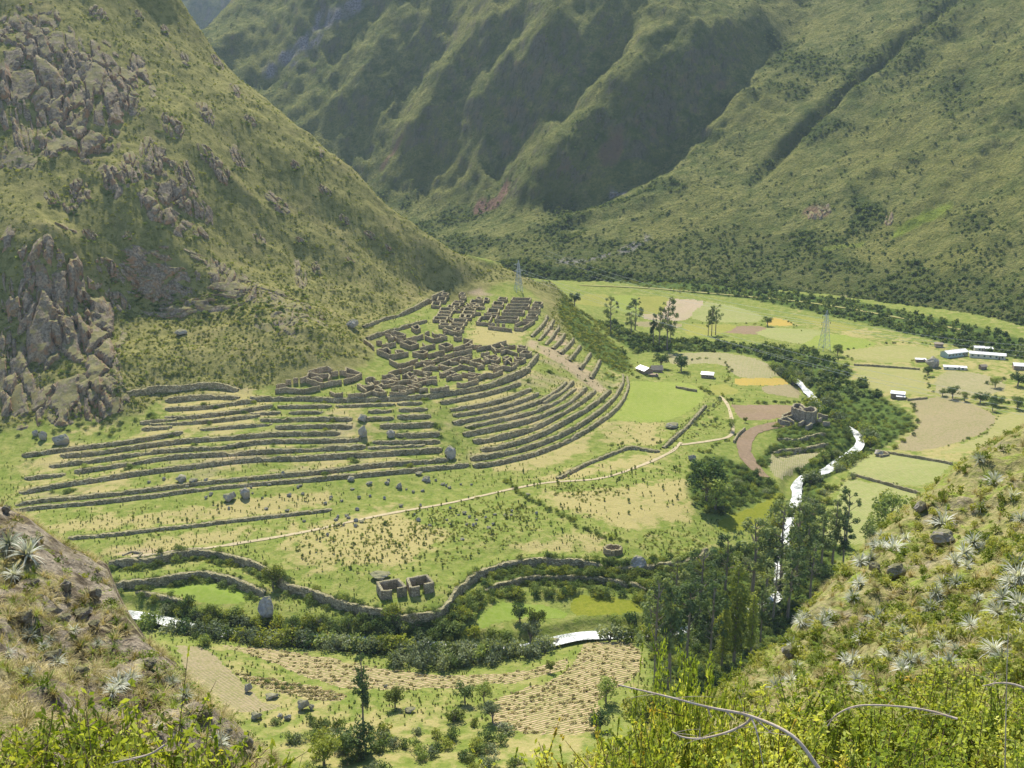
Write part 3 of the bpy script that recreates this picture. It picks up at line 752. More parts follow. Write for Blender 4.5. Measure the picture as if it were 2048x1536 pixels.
FIELDS = [
 ("crop_field", [(1170,588),(1216,590),(1222,612),(1150,607)], 'olive'),
 ("crop_field", [(1224,591),(1275,593),(1281,625),(1230,620)], 'lime'),
 ("crop_field", [(1276,593),(1335,595),(1330,628),(1282,625)], 'olive'),
 ("ploughed_field", [(1338,597),(1405,602),(1396,622),(1366,641),(1326,636)], 'tan'),
 ("ploughed_field", [(1285,627),(1330,630),(1322,640),(1290,638)], 'tan'),
 ("ploughed_field", [(1270,645),(1310,642),(1360,648),(1350,656),(1275,652)], 'speck'),
 ("crop_field", [(1412,603),(1470,613),(1522,632),(1500,645),(1385,638)], 'pale'),
 ("ploughed_field", [(1440,664),(1482,652),(1534,655),(1512,669)], 'brown'),
 ("crop_field", [(1368,648),(1472,651),(1436,668),(1378,670)], 'olive'),
 ("crop_field", [(1538,655),(1642,662),(1612,688),(1516,670)], 'pale'),
 ("crop_field", [(1604,690),(1652,667),(1755,686),(1682,702)], 'lime'),
 ("grain_field", [(1536,635),(1560,637),(1588,650),(1536,650)], 'gold'),
 ("grain_field", [(1590,632),(1622,635),(1712,656),(1670,661)], 'olive'),
 ("stubble_field", [(1680,702),(1800,690),(1880,702),(1872,712),(1790,726),(1692,714)], 'tangreen'),
 ("stubble_field", [(1708,727),(1838,734),(1850,765),(1846,790),(1732,772)], 'tangreen'),
 ("stubble_field", [(1332,707),(1450,706),(1530,725),(1558,752),(1480,755),(1440,728),(1345,728)], 'greygreen'),
 ("grain_field", [(1470,758),(1556,756),(1571,769),(1480,770)], 'gold'),
 ("stubble_field", [(1522,773),(1585,771),(1597,795),(1532,786)], 'speck'),
 ("stubble_field", [(1420,772),(1450,768),(1480,785),(1430,790)], 'olive'),
 ("ploughed_field", [(1464,810),(1600,812),(1562,835),(1522,841),(1482,836)], 'brown'),
 ("stubble_field", [(1820,802),(1900,795),(1990,832),(1960,868),(1850,900),(1792,895),(1836,850)], 'speck'),
 ("stubble_field", [(1996,835),(2060,822),(2070,850),(1960,898),(1882,905),(1965,872)], 'tangreen'),
 ("meadow", [(1712,920),(1762,905),(1832,915),(1902,922),(1842,972),(1702,946)], 'pale'),
 ("meadow", [(1690,960),(1842,985),(1836,1060),(1670,1090),(1660,1030)], 'pale'),
 ("stubble_field", [(1870,762),(1900,742),(1980,752),(2010,776),(1960,792),(1882,792)], 'greygreen'),
 ("meadow", [(1440,1042),(1530,1002),(1566,986),(1552,1040),(1450,1066)], 'moss'),
 ("meadow", [(1146,1188),(1268,1200),(1282,1226),(1152,1228)], 'moss'),
 ("maize_field", [(440,1290),(600,1305),(800,1342),(1000,1348),(1130,1318),(1100,1350),(960,1372),(700,1377),(560,1332)], 'rows'),
 ("maize_field", [(470,1346),(620,1372),(690,1392),(640,1402),(520,1372)], 'rows'),
 ("maize_field", [(1172,1286),(1262,1288),(1282,1340),(1200,1400),(1190,1462),(1010,1462),(985,1402),(1120,1352)], 'rows'),
 ("maize_field", [(352,1290),(418,1304),(520,1398),(560,1412),(480,1424),(400,1400)], 'speck'),
 ("stubble_field", [(1540,906),(1618,905),(1662,892),(1606,930),(1560,958),(1540,935)], 'greygreen'),
 ("meadow", [(320,1180),(380,1160),(440,1162),(510,1186),(525,1198),(470,1206),(390,1203)], 'meadow'),
 ("meadow", [(960,1222),(1010,1205),(1090,1212),(1130,1222),(1120,1236),(1010,1240),(955,1258)], 'meadow'),
 ("playing_field", [(1250,762),(1360,765),(1396,776),(1405,800),(1330,842),(1212,836),(1245,806)], 'lime'),
]
F4 = grid_faces(VF.ny, VF.nu)
V3 = np.stack([X.ravel(), Y.ravel(), VF.Z.ravel()], 1)
cx = V3[F4, 0].mean(1); cy = V3[F4, 1].mean(1)
owner = np.full(len(F4), -1)
field_poly = []
for k, (nm, P, mk) in enumerate(FIELDS):
    w = pxpoly(np.vstack([smooth_line(np.array(P + [P[0]], float), 3)]))
    field_poly.append(w)
    m = (cx > w[:, 0].min()) & (cx < w[:, 0].max()) & (cy > w[:, 1].min()) & (cy < w[:, 1].max())
    jx = fbm(cx[m] / 5, cy[m] / 5, 2, 41) * 2.5; jy = fbm(cx[m] / 5, cy[m] / 5, 2, 47) * 2.5
    idx = np.where(m)[0][in_poly(cx[m] + jx, cy[m] + jy, w)]
    owner[idx] = k
def submesh(name, faces, mat, attrs=None):
    ids, inv = np.unique(faces.ravel(), return_inverse=True)
    me = mesh_np(name, V3[ids], inv.reshape(faces.shape), mat)
    for n, a in (attrs or {}).items(): attr(me, n, a.ravel()[ids])
    return me
ground = link("valley_ground", submesh("valley_ground", F4[owner == -1], M['valley'], dict(scrub=scrub, thick=thick, dry=dry, soil=soil, rock=rockm)))
props(ground, "valley floor, terraced promontory and hill on the left", kind="structure")
for k, (nm, P, mk) in enumerate(FIELDS):
    f = F4[owner == k]
    if len(f): props(link(nm, submesh(nm, f, FM[mk])), kind="structure")
FIELD_ATT = np.zeros(X.size, bool); FIELD_ATT[np.unique(F4[owner >= 0].ravel())] = True
FIELD_ATT = FIELD_ATT.reshape(X.shape)

def ribbon(name, P, w, mat, off, step=1.5, z=None, smoothz=0):
    P = resample(P, step)
    T = np.gradient(P[:, :2], axis=0); T /= np.linalg.norm(T, axis=1)[:, None]
    Nn = np.stack([-T[:, 1], T[:, 0]], 1)
    V = []
    ww = w * (1 + 0.35 * fbm(np.arange(len(P)) / 3.0, np.zeros(len(P)) + 3.3, 2, 9) * 2)
    for s in (-0.5, -0.17, 0.17, 0.5):
        q = P[:, :2] + Nn * (s * ww)[:, None]
        zz = VF.h(q[:, 0], q[:, 1]) + off if z is None else z
        V.append(np.c_[q, zz])
    V = np.stack(V, 1).reshape(-1, 3)
    return props(link(name, mesh_np(name, V, grid_faces(len(P), 4)[:, ::-1], mat)), kind="structure")

def px_line(P, step=1.5):
    P = smooth_line(P, 6); return VF.hit(P[:, 0], P[:, 1])
ribbon("footpath", px_line([(262,1113),(340,1106),(450,1091),(600,1066),(760,1031),(900,1006),(1020,979),(1100,965),(1200,957),(1280,932),(1340,905),(1362,885)]), 1.7, M['path'], 0.16, 1.2)
ribbon("footpath", px_line([(1360,890),(1420,882),(1460,872),(1465,850),(1456,812),(1440,792)]), 1.7, M['path'], 0.16, 1.2)
ribbon("farm_track", px_line([(1578,846),(1530,855),(1500,868),(1488,890),(1494,915),(1512,938),(1530,955)]), 6.5, FM['brown'], 0.2, 1.2)
ribbon("hill_track", px_line([(1160,571),(1300,577),(1450,590),(1600,604),(1720,622),(1850,646),(1920,660)]), 3.0, FM['tangreen'], 0.5, 2.0)
# river water: keeps its own gently falling level
zl = VF.h(riv[:, 0], riv[:, 1]) + 0.9
k = np.ones(15) / 15; zl = np.convolve(np.pad(zl, 7, mode='edge'), k, 'valid')
rp = resample(np.c_[riv[:, :2], zl], 2.0)
ribbon("river", rp, 4.6, M['water'], 0, 2.0, rp[:, 2])

# ------------------------------------------------------------------ far mountains
bm = []
def slope_pts(px, by, bz, steps):
    """from the foot (py, z) upwards: steps = [(py, gradient), ...]"""
    p = at_z(px, by, bz); bm.append(tuple(p)); bm.append((p[0] * (1 - 60 / p[1]), p[1] - 60, bz - 30)); Yc, zc = p[1], p[2]
    for py, g in steps:
        d = ray(px, py); r = d[2] / d[1]
        Yn = (zc - g * Yc - CAM_Z) / (r - g)
        zc = CAM_Z + r * Yn; Yc = Yn
        q = d * (Yn / d[1]); bm.append((q[0], Yn, zc))
slope_pts(2250, 690, 16, [(450, .5), (200, .52), (0, .55), (-300, .6), (-600, .6)])
slope_pts(2000, 652, 13, [(560, .42), (400, .48), (200, .52), (0, .56), (-300, .6), (-600, .6)])
slope_pts(1750, 610, 11, [(520, .38), (400, .46), (200, .52), (0, .56), (-300, .6), (-600, .6)])
slope_pts(1500, 585, 9, [(520, .30), (400, .44), (200, .55), (0, .60), (-300, .6), (-600, .6)])
slope_pts(1300, 572, 8, [(510, .25), (400, .40), (290, .50), (150, 1.1), (0, 1.15), (-300, .9), (-600, .7)])
slope_pts(1150, 562, 8, [(510, .2), (440, .28), (385, .38), (200, 1.1), (0, 1.12), (-300, .9), (-600, .7)])
slope_pts(1000, 540, 8, [(500, .12), (440, .20), (400, .28), (200, 1.05), (0, 1.1), (-300, .9), (-600, .7)])
slope_pts(850, 500, 10, [(450, .14), (400, .4), (200, 1.0), (0, 1.05), (-300, .85)])
for x, y, Yq in ((700, 330, 1400), (700, 100, 1540), (700, 0, 1600), (600, 200, 1495), (560, 0, 1670), (500, 50, 1635), (430, 95, 1600), (480, 140, 1565), (520, 180, 1530), (620, 265, 1440), (640, -200, 1740)):
    bm.append(tuple(at_y(x, y, Yq)))
bm += [(-640, 1800, 110), (-760, 1950, 60), (-560, 2150, 190), (-700, 1500, 20), (-500, 1300, 5), (-350, 1150, 5), (-420, 2400, 380), (600, 2300, 900), (1500, 2200, 1050), (-900, 2400, 150)]
B = TPS(bm, 0.01)
BF = Field(-0.62, 0.85, 620, 560, 2450, 520)
BF.Z = BF.fill(lambda x, y: B(x, y), 4)
B0 = BF.Z.copy()
Xb, Yb = BF.X, BF.Y
def crest(P, amp, wd, skew=0.0):
    P = smooth_line(P, 5)
    w = resample(BF.hit(P[:, 0], P[:, 1])[:, :2], 12)
    m = (Xb > w[:, 0].min() - 3 * wd) & (Xb < w[:, 0].max() + 3 * wd) & (Yb > w[:, 1].min() - 3 * wd) & (Yb < w[:, 1].max() + 3 * wd)
    d, sg, par, L = seg_dist(Xb[m], Yb[m], w)
    ww = wd * (1 + skew * sg)
    e = sm(par, 0, 0.15 * L) * sm(L - par, 0, 0.15 * L)
    BF.Z[m] += amp * np.exp(-(d / ww) ** 2) * (0.25 + 0.75 * e)
for P, a, w_ in (([(1010,40),(940,120),(870,200),(800,330)], 26, 34), ([(1150,30),(1000,170),(900,260),(860,330)], 30, 34), ([(1290,0),(1130,200),(1010,320),(950,380)], -24, 26),
                 ([(1400,40),(1230,220),(1090,340),(1010,395)], 34, 36), ([(1530,20),(1430,110),(1300,230),(1220,320)], 30, 30), ([(830,20),(740,160),(700,260)], 24, 36), ([(920,40),(840,150),(780,260)], -18, 26),
                 ([(1080,30),(960,140),(890,230),(830,330)], -18, 24), ([(1480,150),(1380,250),(1290,320)], -10, 20),
                 ([(1640,10),(1540,90),(1430,190),(1310,290),(1200,375),(1050,408)], -20, 26),
                 ([(1915,5),(1780,115),(1650,228),(1565,305),(1512,365)], -17, 9), ([(1960,10),(1800,135),(1680,235),(1590,315)], 9, 17),
                 ([(2060,180),(1990,330),(1880,430),(1740,490)], -9, 16), ([(1830,300),(1700,380),(1625,415)], 8, 14), ([(1640,205),(1740,200),(1830,235)], 6, 12), ([(2060,20),(1960,130),(1880,240)], -7, 14),
                 ([(1400,330),(1300,400),(1150,440),(1000,480)], 7, 16), ([(1330,400),(1270,420),(1130,455)], -6, 10), ([(2060,400),(1990,480),(1900,560)], 8, 16)):
    crest(P, a * .72, w_)
gyb, gxb = np.gradient(B0); slb = np.hypot(gxb / (Yb * (BF.u[1] - BF.u[0])), gyb / np.gradient(BF.Yr)[:, None])
steep = sm(slb, 0.6, 0.85)
# spurs and ribs running down the slope
wv = 0.35 * fbm(Xb / 160, Yb / 160, 3, 77)
q = (Xb * 0.80 + Yb * 0.60) ; r_ = (-Xb * 0.60 + Yb * 0.80)
BF.Z += ridged(Xb / 95 + wv, Yb / 330 + wv, 4, 55) * (8 + 20 * steep) * sm(B0, 20, 110)
BF.Z += ridged(q / 46, r_ / 60, 4, 66) * (4 + 10 * steep) * sm(B0, 14, 60)
BF.Z += fbm(Xb / 24, Yb / 24, 4, 88) * (4 + 8 * steep) * sm(B0, 10, 40)
BF.Z += ridged(q / 17, r_ / 36, 3, 67) * (2.0 + 8 * steep) * sm(B0, 20, 60)
BF.Z += fbm(Xb / 6, Yb / 6, 3, 99) * 3.0
def bmask(P, wd, line=True):
    P = np.asarray(P, float)
    w = BF.hit(P[:, 0], P[:, 1])[:, :2]
    if line:
        w = resample(w, 10)
        d, _, _, _ = seg_dist(Xb, Yb, w); d = d * (1 + 0.9 * fbm(Xb / 14, Yb / 14, 3, 4) * 2)
        return sm(-d, -wd, -wd * 0.35)
    ins = in_poly(Xb + fbm(Xb / 20, Yb / 20, 3, 6) * 16, Yb + fbm(Xb / 20, Yb / 20, 3, 7) * 16, w)
    return ins.astype(float)
pale = np.maximum(bmask([(725,0),(690,30),(640,58),(600,95),(555,125),(540,140)], 13), bmask([(640,35),(632,70)], 7))
pale *= np.clip(vnoise(Xb / 7, Yb / 7, 25) * 1.6 - .25 + .3 * vnoise(Xb / 3, Yb / 20, 26), 0, 1)
pale = np.maximum(pale, bmask([(1225,388),(1250,386)], 5))
pale = np.maximum(pale, 0.8 * bmask([(1290,480),(1235,505),(1150,525),(1130,522)], 8) * (vnoise(Xb / 9, Yb / 9, 5) > 0.42))
bsoil = np.maximum(bmask([(1010,378),(1000,400),(970,415),(960,408)], 9), 0.8 * bmask([(1625,420),(1645,424)], 8))
bsoil = np.maximum(bsoil, 0.7 * bmask([(790,300),(765,335)], 8)); bsoil = np.maximum(bsoil, 0.6 * bmask([(1205,310),(1235,290)], 12))
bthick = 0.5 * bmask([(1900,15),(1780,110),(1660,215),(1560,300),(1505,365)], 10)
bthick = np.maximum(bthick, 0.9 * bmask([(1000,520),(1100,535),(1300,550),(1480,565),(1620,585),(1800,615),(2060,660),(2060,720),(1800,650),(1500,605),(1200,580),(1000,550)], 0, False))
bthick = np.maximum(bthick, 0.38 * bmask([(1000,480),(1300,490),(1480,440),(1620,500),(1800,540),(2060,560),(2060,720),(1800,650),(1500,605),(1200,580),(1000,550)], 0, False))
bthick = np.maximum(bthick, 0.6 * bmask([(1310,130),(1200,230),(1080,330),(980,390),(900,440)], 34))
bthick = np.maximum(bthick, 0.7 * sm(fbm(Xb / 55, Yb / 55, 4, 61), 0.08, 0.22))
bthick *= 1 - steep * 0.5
lime = np.maximum(bmask([(1880,420),(1830,445),(1790,470)], 7), 0.7 * bmask([(1650,498),(1720,490)], 4))
Vb = np.stack([Xb.ravel(), Yb.ravel(), BF.Z.ravel()], 1)
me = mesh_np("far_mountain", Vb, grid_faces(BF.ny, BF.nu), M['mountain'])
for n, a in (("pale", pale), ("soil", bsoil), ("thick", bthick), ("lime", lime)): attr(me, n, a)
props(link("far_mountain", me), "grassy mountainside with dark ribs across the valley", kind="structure")

# most distant range
DF = Field(-0.9, 0.5, 240, 2900, 7000, 160)
zz = 150 + (DF.Y - 3000) * 0.62 + (-DF.X - 900) * 0.05
DF.Z = zz + ridged(DF.X / 420, DF.Y / 900, 5, 14) * 420 + ridged((DF.X * .7 + DF.Y * .7) / 160, DF.Y / 300, 4, 19) * 110
me = mesh_np("distant_range", np.stack([DF.X.ravel(), DF.Y.ravel(), DF.Z.ravel()], 1), grid_faces(DF.ny, DF.nu), M['mountain'])
z0 = np.zeros(DF.X.size)
for n in ("pale", "soil", "lime"): attr(me, n, z0)
attr(me, "thick", z0 + 0.3)
props(link("distant_range", me), kind="structure")

# ------------------------------------------------------------------ the two near slopes
def near_hill(name, ctrl, back, box, mat, label, amp, sil):
    P = [tuple(at_y(x, y, Yq)) for x, y, Yq in ctrl]
    for x, y, Yq, dx1, dy1, dz1, dx2, dy2, dz2 in back:
        p = at_y(x, y, Yq); P.append((p[0] + dx1, p[1] + dy1, p[2] + dz1)); P.append((p[0] + dx2, p[1] + dy2, p[2] + dz2))
    T = TPS(P, 0.0005)
    x0, x1, y0, y1, n = box
    gx_, gy_ = np.meshgrid(np.linspace(x0, x1, n), np.linspace(y0, y1, n))
    z = T(gx_, gy_)
    z += (ridged(gx_ / 2.6, gy_ / 4.2, 5, 71) * 1.3 + fbm(gx_ / 0.9, gy_ / 0.9, 4, 72) * 0.8) * amp
    # the crest may not rise above the line it shows against the valley
    sx_, sy_ = np.array(sil, float).T
    bump = (fbm(gx_ / 2.4, gy_ / 2.4, 4, 75) + .25) * 26 + (fbm(gx_ / .8, gy_ / .8, 2, 76)) * 14
    zl_ = z.copy()
    for _ in range(3):
        dep = gy_ * CP - (zl_ - CAM_Z) * SP
        px_ = 1024 + FPX * gx_ / dep
        v_ = (np.interp(px_, sx_, sy_) + bump - 768) / FPX
        zl_ = CAM_Z + gy_ * (-SP - v_ * CP) / (CP - v_ * SP)
    dlt = zl_ - z; k_ = .5
    hh = np.clip(.5 + .5 * dlt / k_, 0, 1); z = zl_ * (1 - hh) + z * hh - k_ * hh * (1 - hh)
    me = mesh_np(name, np.stack([gx_.ravel(), gy_.ravel(), z.ravel()], 1), grid_faces(n, n), mat)
    o = props(link(name, me), label, kind="structure")
    def hgt(a, b):
        fa = np.clip((np.asarray(a, float) - x0) / (x1 - x0) * (n - 1), 0, n - 1.001); fb = np.clip((np.asarray(b, float) - y0) / (y1 - y0) * (n - 1), 0, n - 1.001)
        i = fa.astype(int); j = fb.astype(int); fa = fa - i; fb = fb - j
        return (z[j, i] * (1 - fa) + z[j, i + 1] * fa) * (1 - fb) + (z[j + 1, i] * (1 - fa) + z[j + 1, i + 1] * fa) * fb
    def hit(px, py, off=0.0):
        px = np.atleast_1d(np.asarray(px, float)); py = np.atleast_1d(np.asarray(py, float))
        d = ray(px, py); ts = np.linspace(4, 110, 1500)
        XX = d[:, :1] * ts; YY = d[:, 1:2] * ts; g = CAM_Z + d[:, 2:3] * ts - hgt(XX, YY) - off
        out_ = (XX < x0) | (XX > x1) | (YY < y0) | (YY > y1)
        u_ = (g < 0) & ~out_
        kk = np.where(u_.any(1), u_.argmax(1), -1)
        res = d * ts[kk][:, None]; res[:, 2] += CAM_Z
        res[kk < 0] = np.nan
        return res
    return o, hgt, hit
cl = [(0,1010,34),(100,1060,33),(215,1130,31),(240,1200,29),(300,1290,26),(400,1380,23),(470,1440,21),(560,1536,18.5),(640,1640,16.5),
      (0,1200,26),(100,1300,23),(0,1400,18),(200,1450,18),(300,1500,17.2),(0,1536,13.5),(200,1650,12),(-300,1000,27),(-300,1300,18.5),(-300,1536,12),(0,1800,9),(400,1800,10.5),(700,1900,10)]
lh, lh_h, lh_hit = near_hill("near_slope_left", cl, [(0,1010,34,2,7,-5,4,16,-20),(100,1060,33,3,6,-6,7,14,-22),(215,1130,31,4,5,-8,9,12,-26),(240,1200,29,4,3,-8,10,8,-26),(300,1290,26,4,3,-8,10,8,-26),(400,1380,23,4,3,-8,10,8,-26),(470,1440,21,4,3,-8,10,8,-26),(560,1536,18.5,4,3,-8,10,7,-24),(640,1640,16.5,4,3,-8,10,7,-24)],
                            (-34, 6, 5, 48, 260), M['near_l'], "bare crumbling slope with dry tufts at lower left", 1.25,
                            [(-900,1000),(0,1010),(60,1040),(120,1085),(215,1130),(232,1180),(262,1235),(300,1290),(345,1320),(400,1380),(470,1440),(520,1500),(560,1536),(700,1700),(1000,2200)])
cr = [(2048,840,60),(1950,890,56),(1850,965,52),(1700,1120,44),(1640,1180,40),(1545,1240,36),(1500,1330,33),(1430,1400,30),(1250,1500,24),(1080,1570,20),(950,1650,17),
      (2048,1100,38),(1850,1100,44),(1900,1250,30),(1700,1300,32),(2048,1350,22),(1800,1400,22),(1600,1450,22),(2048,1536,12),(1700,1536,14.5),(1400,1536,18),(2300,900,48),(2300,1300,22),(2300,1536,10),(1500,1800,10),(2048,1900,7),(1000,1900,11)]
rh, rh_h, rh_hit = near_hill("near_slope_right", cr, [(2048,840,60,-3,12,-6,-8,26,-26),(1950,890,56,-4,10,-7,-9,22,-28),(1850,965,52,-4,9,-7,-10,18,-28),(1700,1120,44,-5,7,-8,-11,14,-28),(1640,1180,40,-5,6,-8,-11,12,-28),(1545,1240,36,-5,5,-9,-11,10,-28),(1500,1330,33,-5,4,-9,-11,9,-28),(1430,1400,30,-5,4,-9,-11,9,-28),(1250,1500,24,-4,4,-8,-10,9,-26),(1080,1570,20,-4,4,-8,-10,9,-26),(950,1650,17,-4,4,-8,-10,9,-26)],
                            (-8, 52, 5, 90, 320), M['near_r'], "grassy slope dotted with silvery rosettes at lower right", 0.9,
                            [(200,2400),(900,1750),(1080,1600),(1250,1510),(1400,1420),(1470,1375),(1510,1330),(1560,1290),(1600,1235),(1640,1190),(1700,1130),(1760,1060),(1850,985),(1950,905),(2048,850),(2600,600)])
#PART3
ORD = "first second third fourth fifth sixth seventh eighth ninth tenth eleventh twelfth thirteenth fourteenth fifteenth sixteenth seventeenth eighteenth nineteenth twentieth".split()
def nth(i):
    if i < 20: return ORD[i]
    t, u = divmod(i + 1, 10)
    if t >= 10: return 'hundred-and-' + (nth(i - 100) if i > 99 else 'none')
    tens = {2: "twent", 3: "thirt", 4: "fort", 5: "fift", 6: "sixt", 7: "sevent", 8: "eight", 9: "ninet"}[t]
    return tens + "ieth" if u == 0 else tens + "y-" + ORD[u - 1]

def metres(px, P):
    return px * np.linalg.norm(np.asarray(P) - np.array([0, 0, CAM_Z])) / FPX

# ------------------------------------------------------------------ terrace and field walls
for kind, w, h, lab in wall_geo:
    T = np.gradient(w[:, :2], axis=0); T /= np.linalg.norm(T, axis=1)[:, None] + 1e-9
    Nn = np.stack([-T[:, 1], T[:, 0]], 1)
    up = w[:, :2] + Nn * 1.6; dn = w[:, :2] - Nn * 1.6
    zu = VF.h(up[:, 0], up[:, 1]); zd = VF.h(dn[:, 0], dn[:, 1])
    k = np.ones(3) / 3
    zt = np.maximum(zu, zd + 0.35 * h) + 0.15
    zt = np.convolve(np.pad(zt, 1, mode='edge'), k, 'valid'); zb = zd - 0.8
    w0_ = w; w = resample(np.c_[w, zt, zb], .9); zt = w[:, 3]; zb = w[:, 4]; w = w[:, :3]
    T = np.gradient(w[:, :2], axis=0); T /= np.linalg.norm(T, axis=1)[:, None] + 1e-9
    Nn = np.stack([-T[:, 1], T[:, 0]], 1)
    n = len(w); rows = []; q_ = np.arange(n); sd_ = float(rng.uniform(0, 500))
    ruinous = np.clip(fbm(q_ / 9.0, q_ * 0 + sd_, 3, 5) * 2.4 - .12, 0, .75)      # tumbled stretches
    zt = zt - (zt - zd.min() * 0 - zb - .6) * ruinous * .55 + fbm(q_ / 2.2, q_ * 0 + sd_, 2, 8) * .55
    rr = lambda a: (rng.random(n) - 0.5) * 2 * a
    lean = 0.12 * h
    for fr, offx in ((0, -1.15 - lean), (0.3, -1.1 - lean * .6), (0.62, -1.0 - lean * .3), (0.93, -0.92), (1.0, -0.72), (1.0, 0.1), (0.97, 0.4), (0.3, 0.45)):
        q = w[:, :2] + Nn * (offx + rr(0.22) - .5 * ruinous * (1 - fr))[:, None]
        z = zb + (zt - zb) * fr + (rr(0.2) if fr > 0.5 else 0)
        rows.append(np.c_[q, z])
    V = np.stack(rows, 1)
    org = np.array([w[:, 0].mean(), w[:, 1].mean(), zd.min()])
    me = mesh_np("terrace_wall", V.reshape(-1, 3) - org, grid_faces(n, 8)[:, ::-1], M['wall'], False)
    o = link("terrace_wall" if kind == "W" else "retaining_wall", me, org)
    props(o, lab, "wall", "dry stone terrace and field walls")

# ------------------------------------------------------------------ ruins
def wall_seg(a, b, zt_a, zt_b, base, thick, org, jit=0.22):
    """one length of ruined wall between plan points a and b"""
    L = np.hypot(b[0] - a[0], b[1] - a[1]); n = max(3, int(L / 1.1) + 1)
    t = np.linspace(0, 1, n)
    d = np.array([b[0] - a[0], b[1] - a[1]]) / max(L, 1e-6); nn = np.array([-d[1], d[0]])
    c = np.array(a[:2]) + t[:, None] * (np.array(b[:2]) - np.array(a[:2]))
    zt = zt_a + (zt_b - zt_a) * t + (rng.random(n) - 0.6) * jit * 2
    zg = base(c[:, 0], c[:, 1]) - 0.7
    rows = []
    for fr, o_ in ((0, -.62), (.55, -.55), (.96, -.5), (1, -.3), (1, .3), (.96, .5), (.55, .55), (0, .62)):
        q = c + nn * (o_ * thick + (rng.random(n)[:, None] - .5) * 0.07)
        rows.append(np.c_[q, zg + (zt - zg) * fr])
    V = np.stack(rows, 1); F = [grid_faces(n, 8)]
    V2 = V.reshape(-1, 3) - org
    caps = np.array([[0, 1, 6, 7], [1, 2, 5, 6], [2, 3, 4, 5]])
    F.append(caps); F.append(caps[:, ::-1] + (n - 1) * 8)
    return V2, np.vstack(F)

def ruin(name, label, cat, lines, h, thick=0.75, mat=None, group=None, gaps=None, jit=0.22):
    """lines: wall tops as polylines in the photo"""
    h = h * (.82 if 'town' in (group or '') else 1.0)
    P = [VF.hit(np.array(l, float)[:, 0], np.array(l, float)[:, 1], h) for l in lines]
    A = np.vstack(P); org = np.array([A[:, 0].mean(), A[:, 1].mean(), 0]); org[2] = VF.h(org[0], org[1])
    t = thing(name, label, cat, org, group)
    for p in P:
        for i in range(len(p) - 1):
            a, b = p[i], p[i + 1]
            if np.hypot(*(b - a)[:2]) < 0.5: continue
            V, F = wall_seg(a, b, a[2], b[2], VF.h, thick, org, jit)
            link("wall", mesh_np("wall", V, F[:, ::-1], mat or M['ruin'], False), parent=t)
    return t

def box_(x0, x1, y0, y1, sk=3.0):
    return [[(x0 + sk, y0), (x1 + sk * .7, y0 + 1.5), (x1, y1 + 1), (x0, y1), (x0 + sk, y0)]]

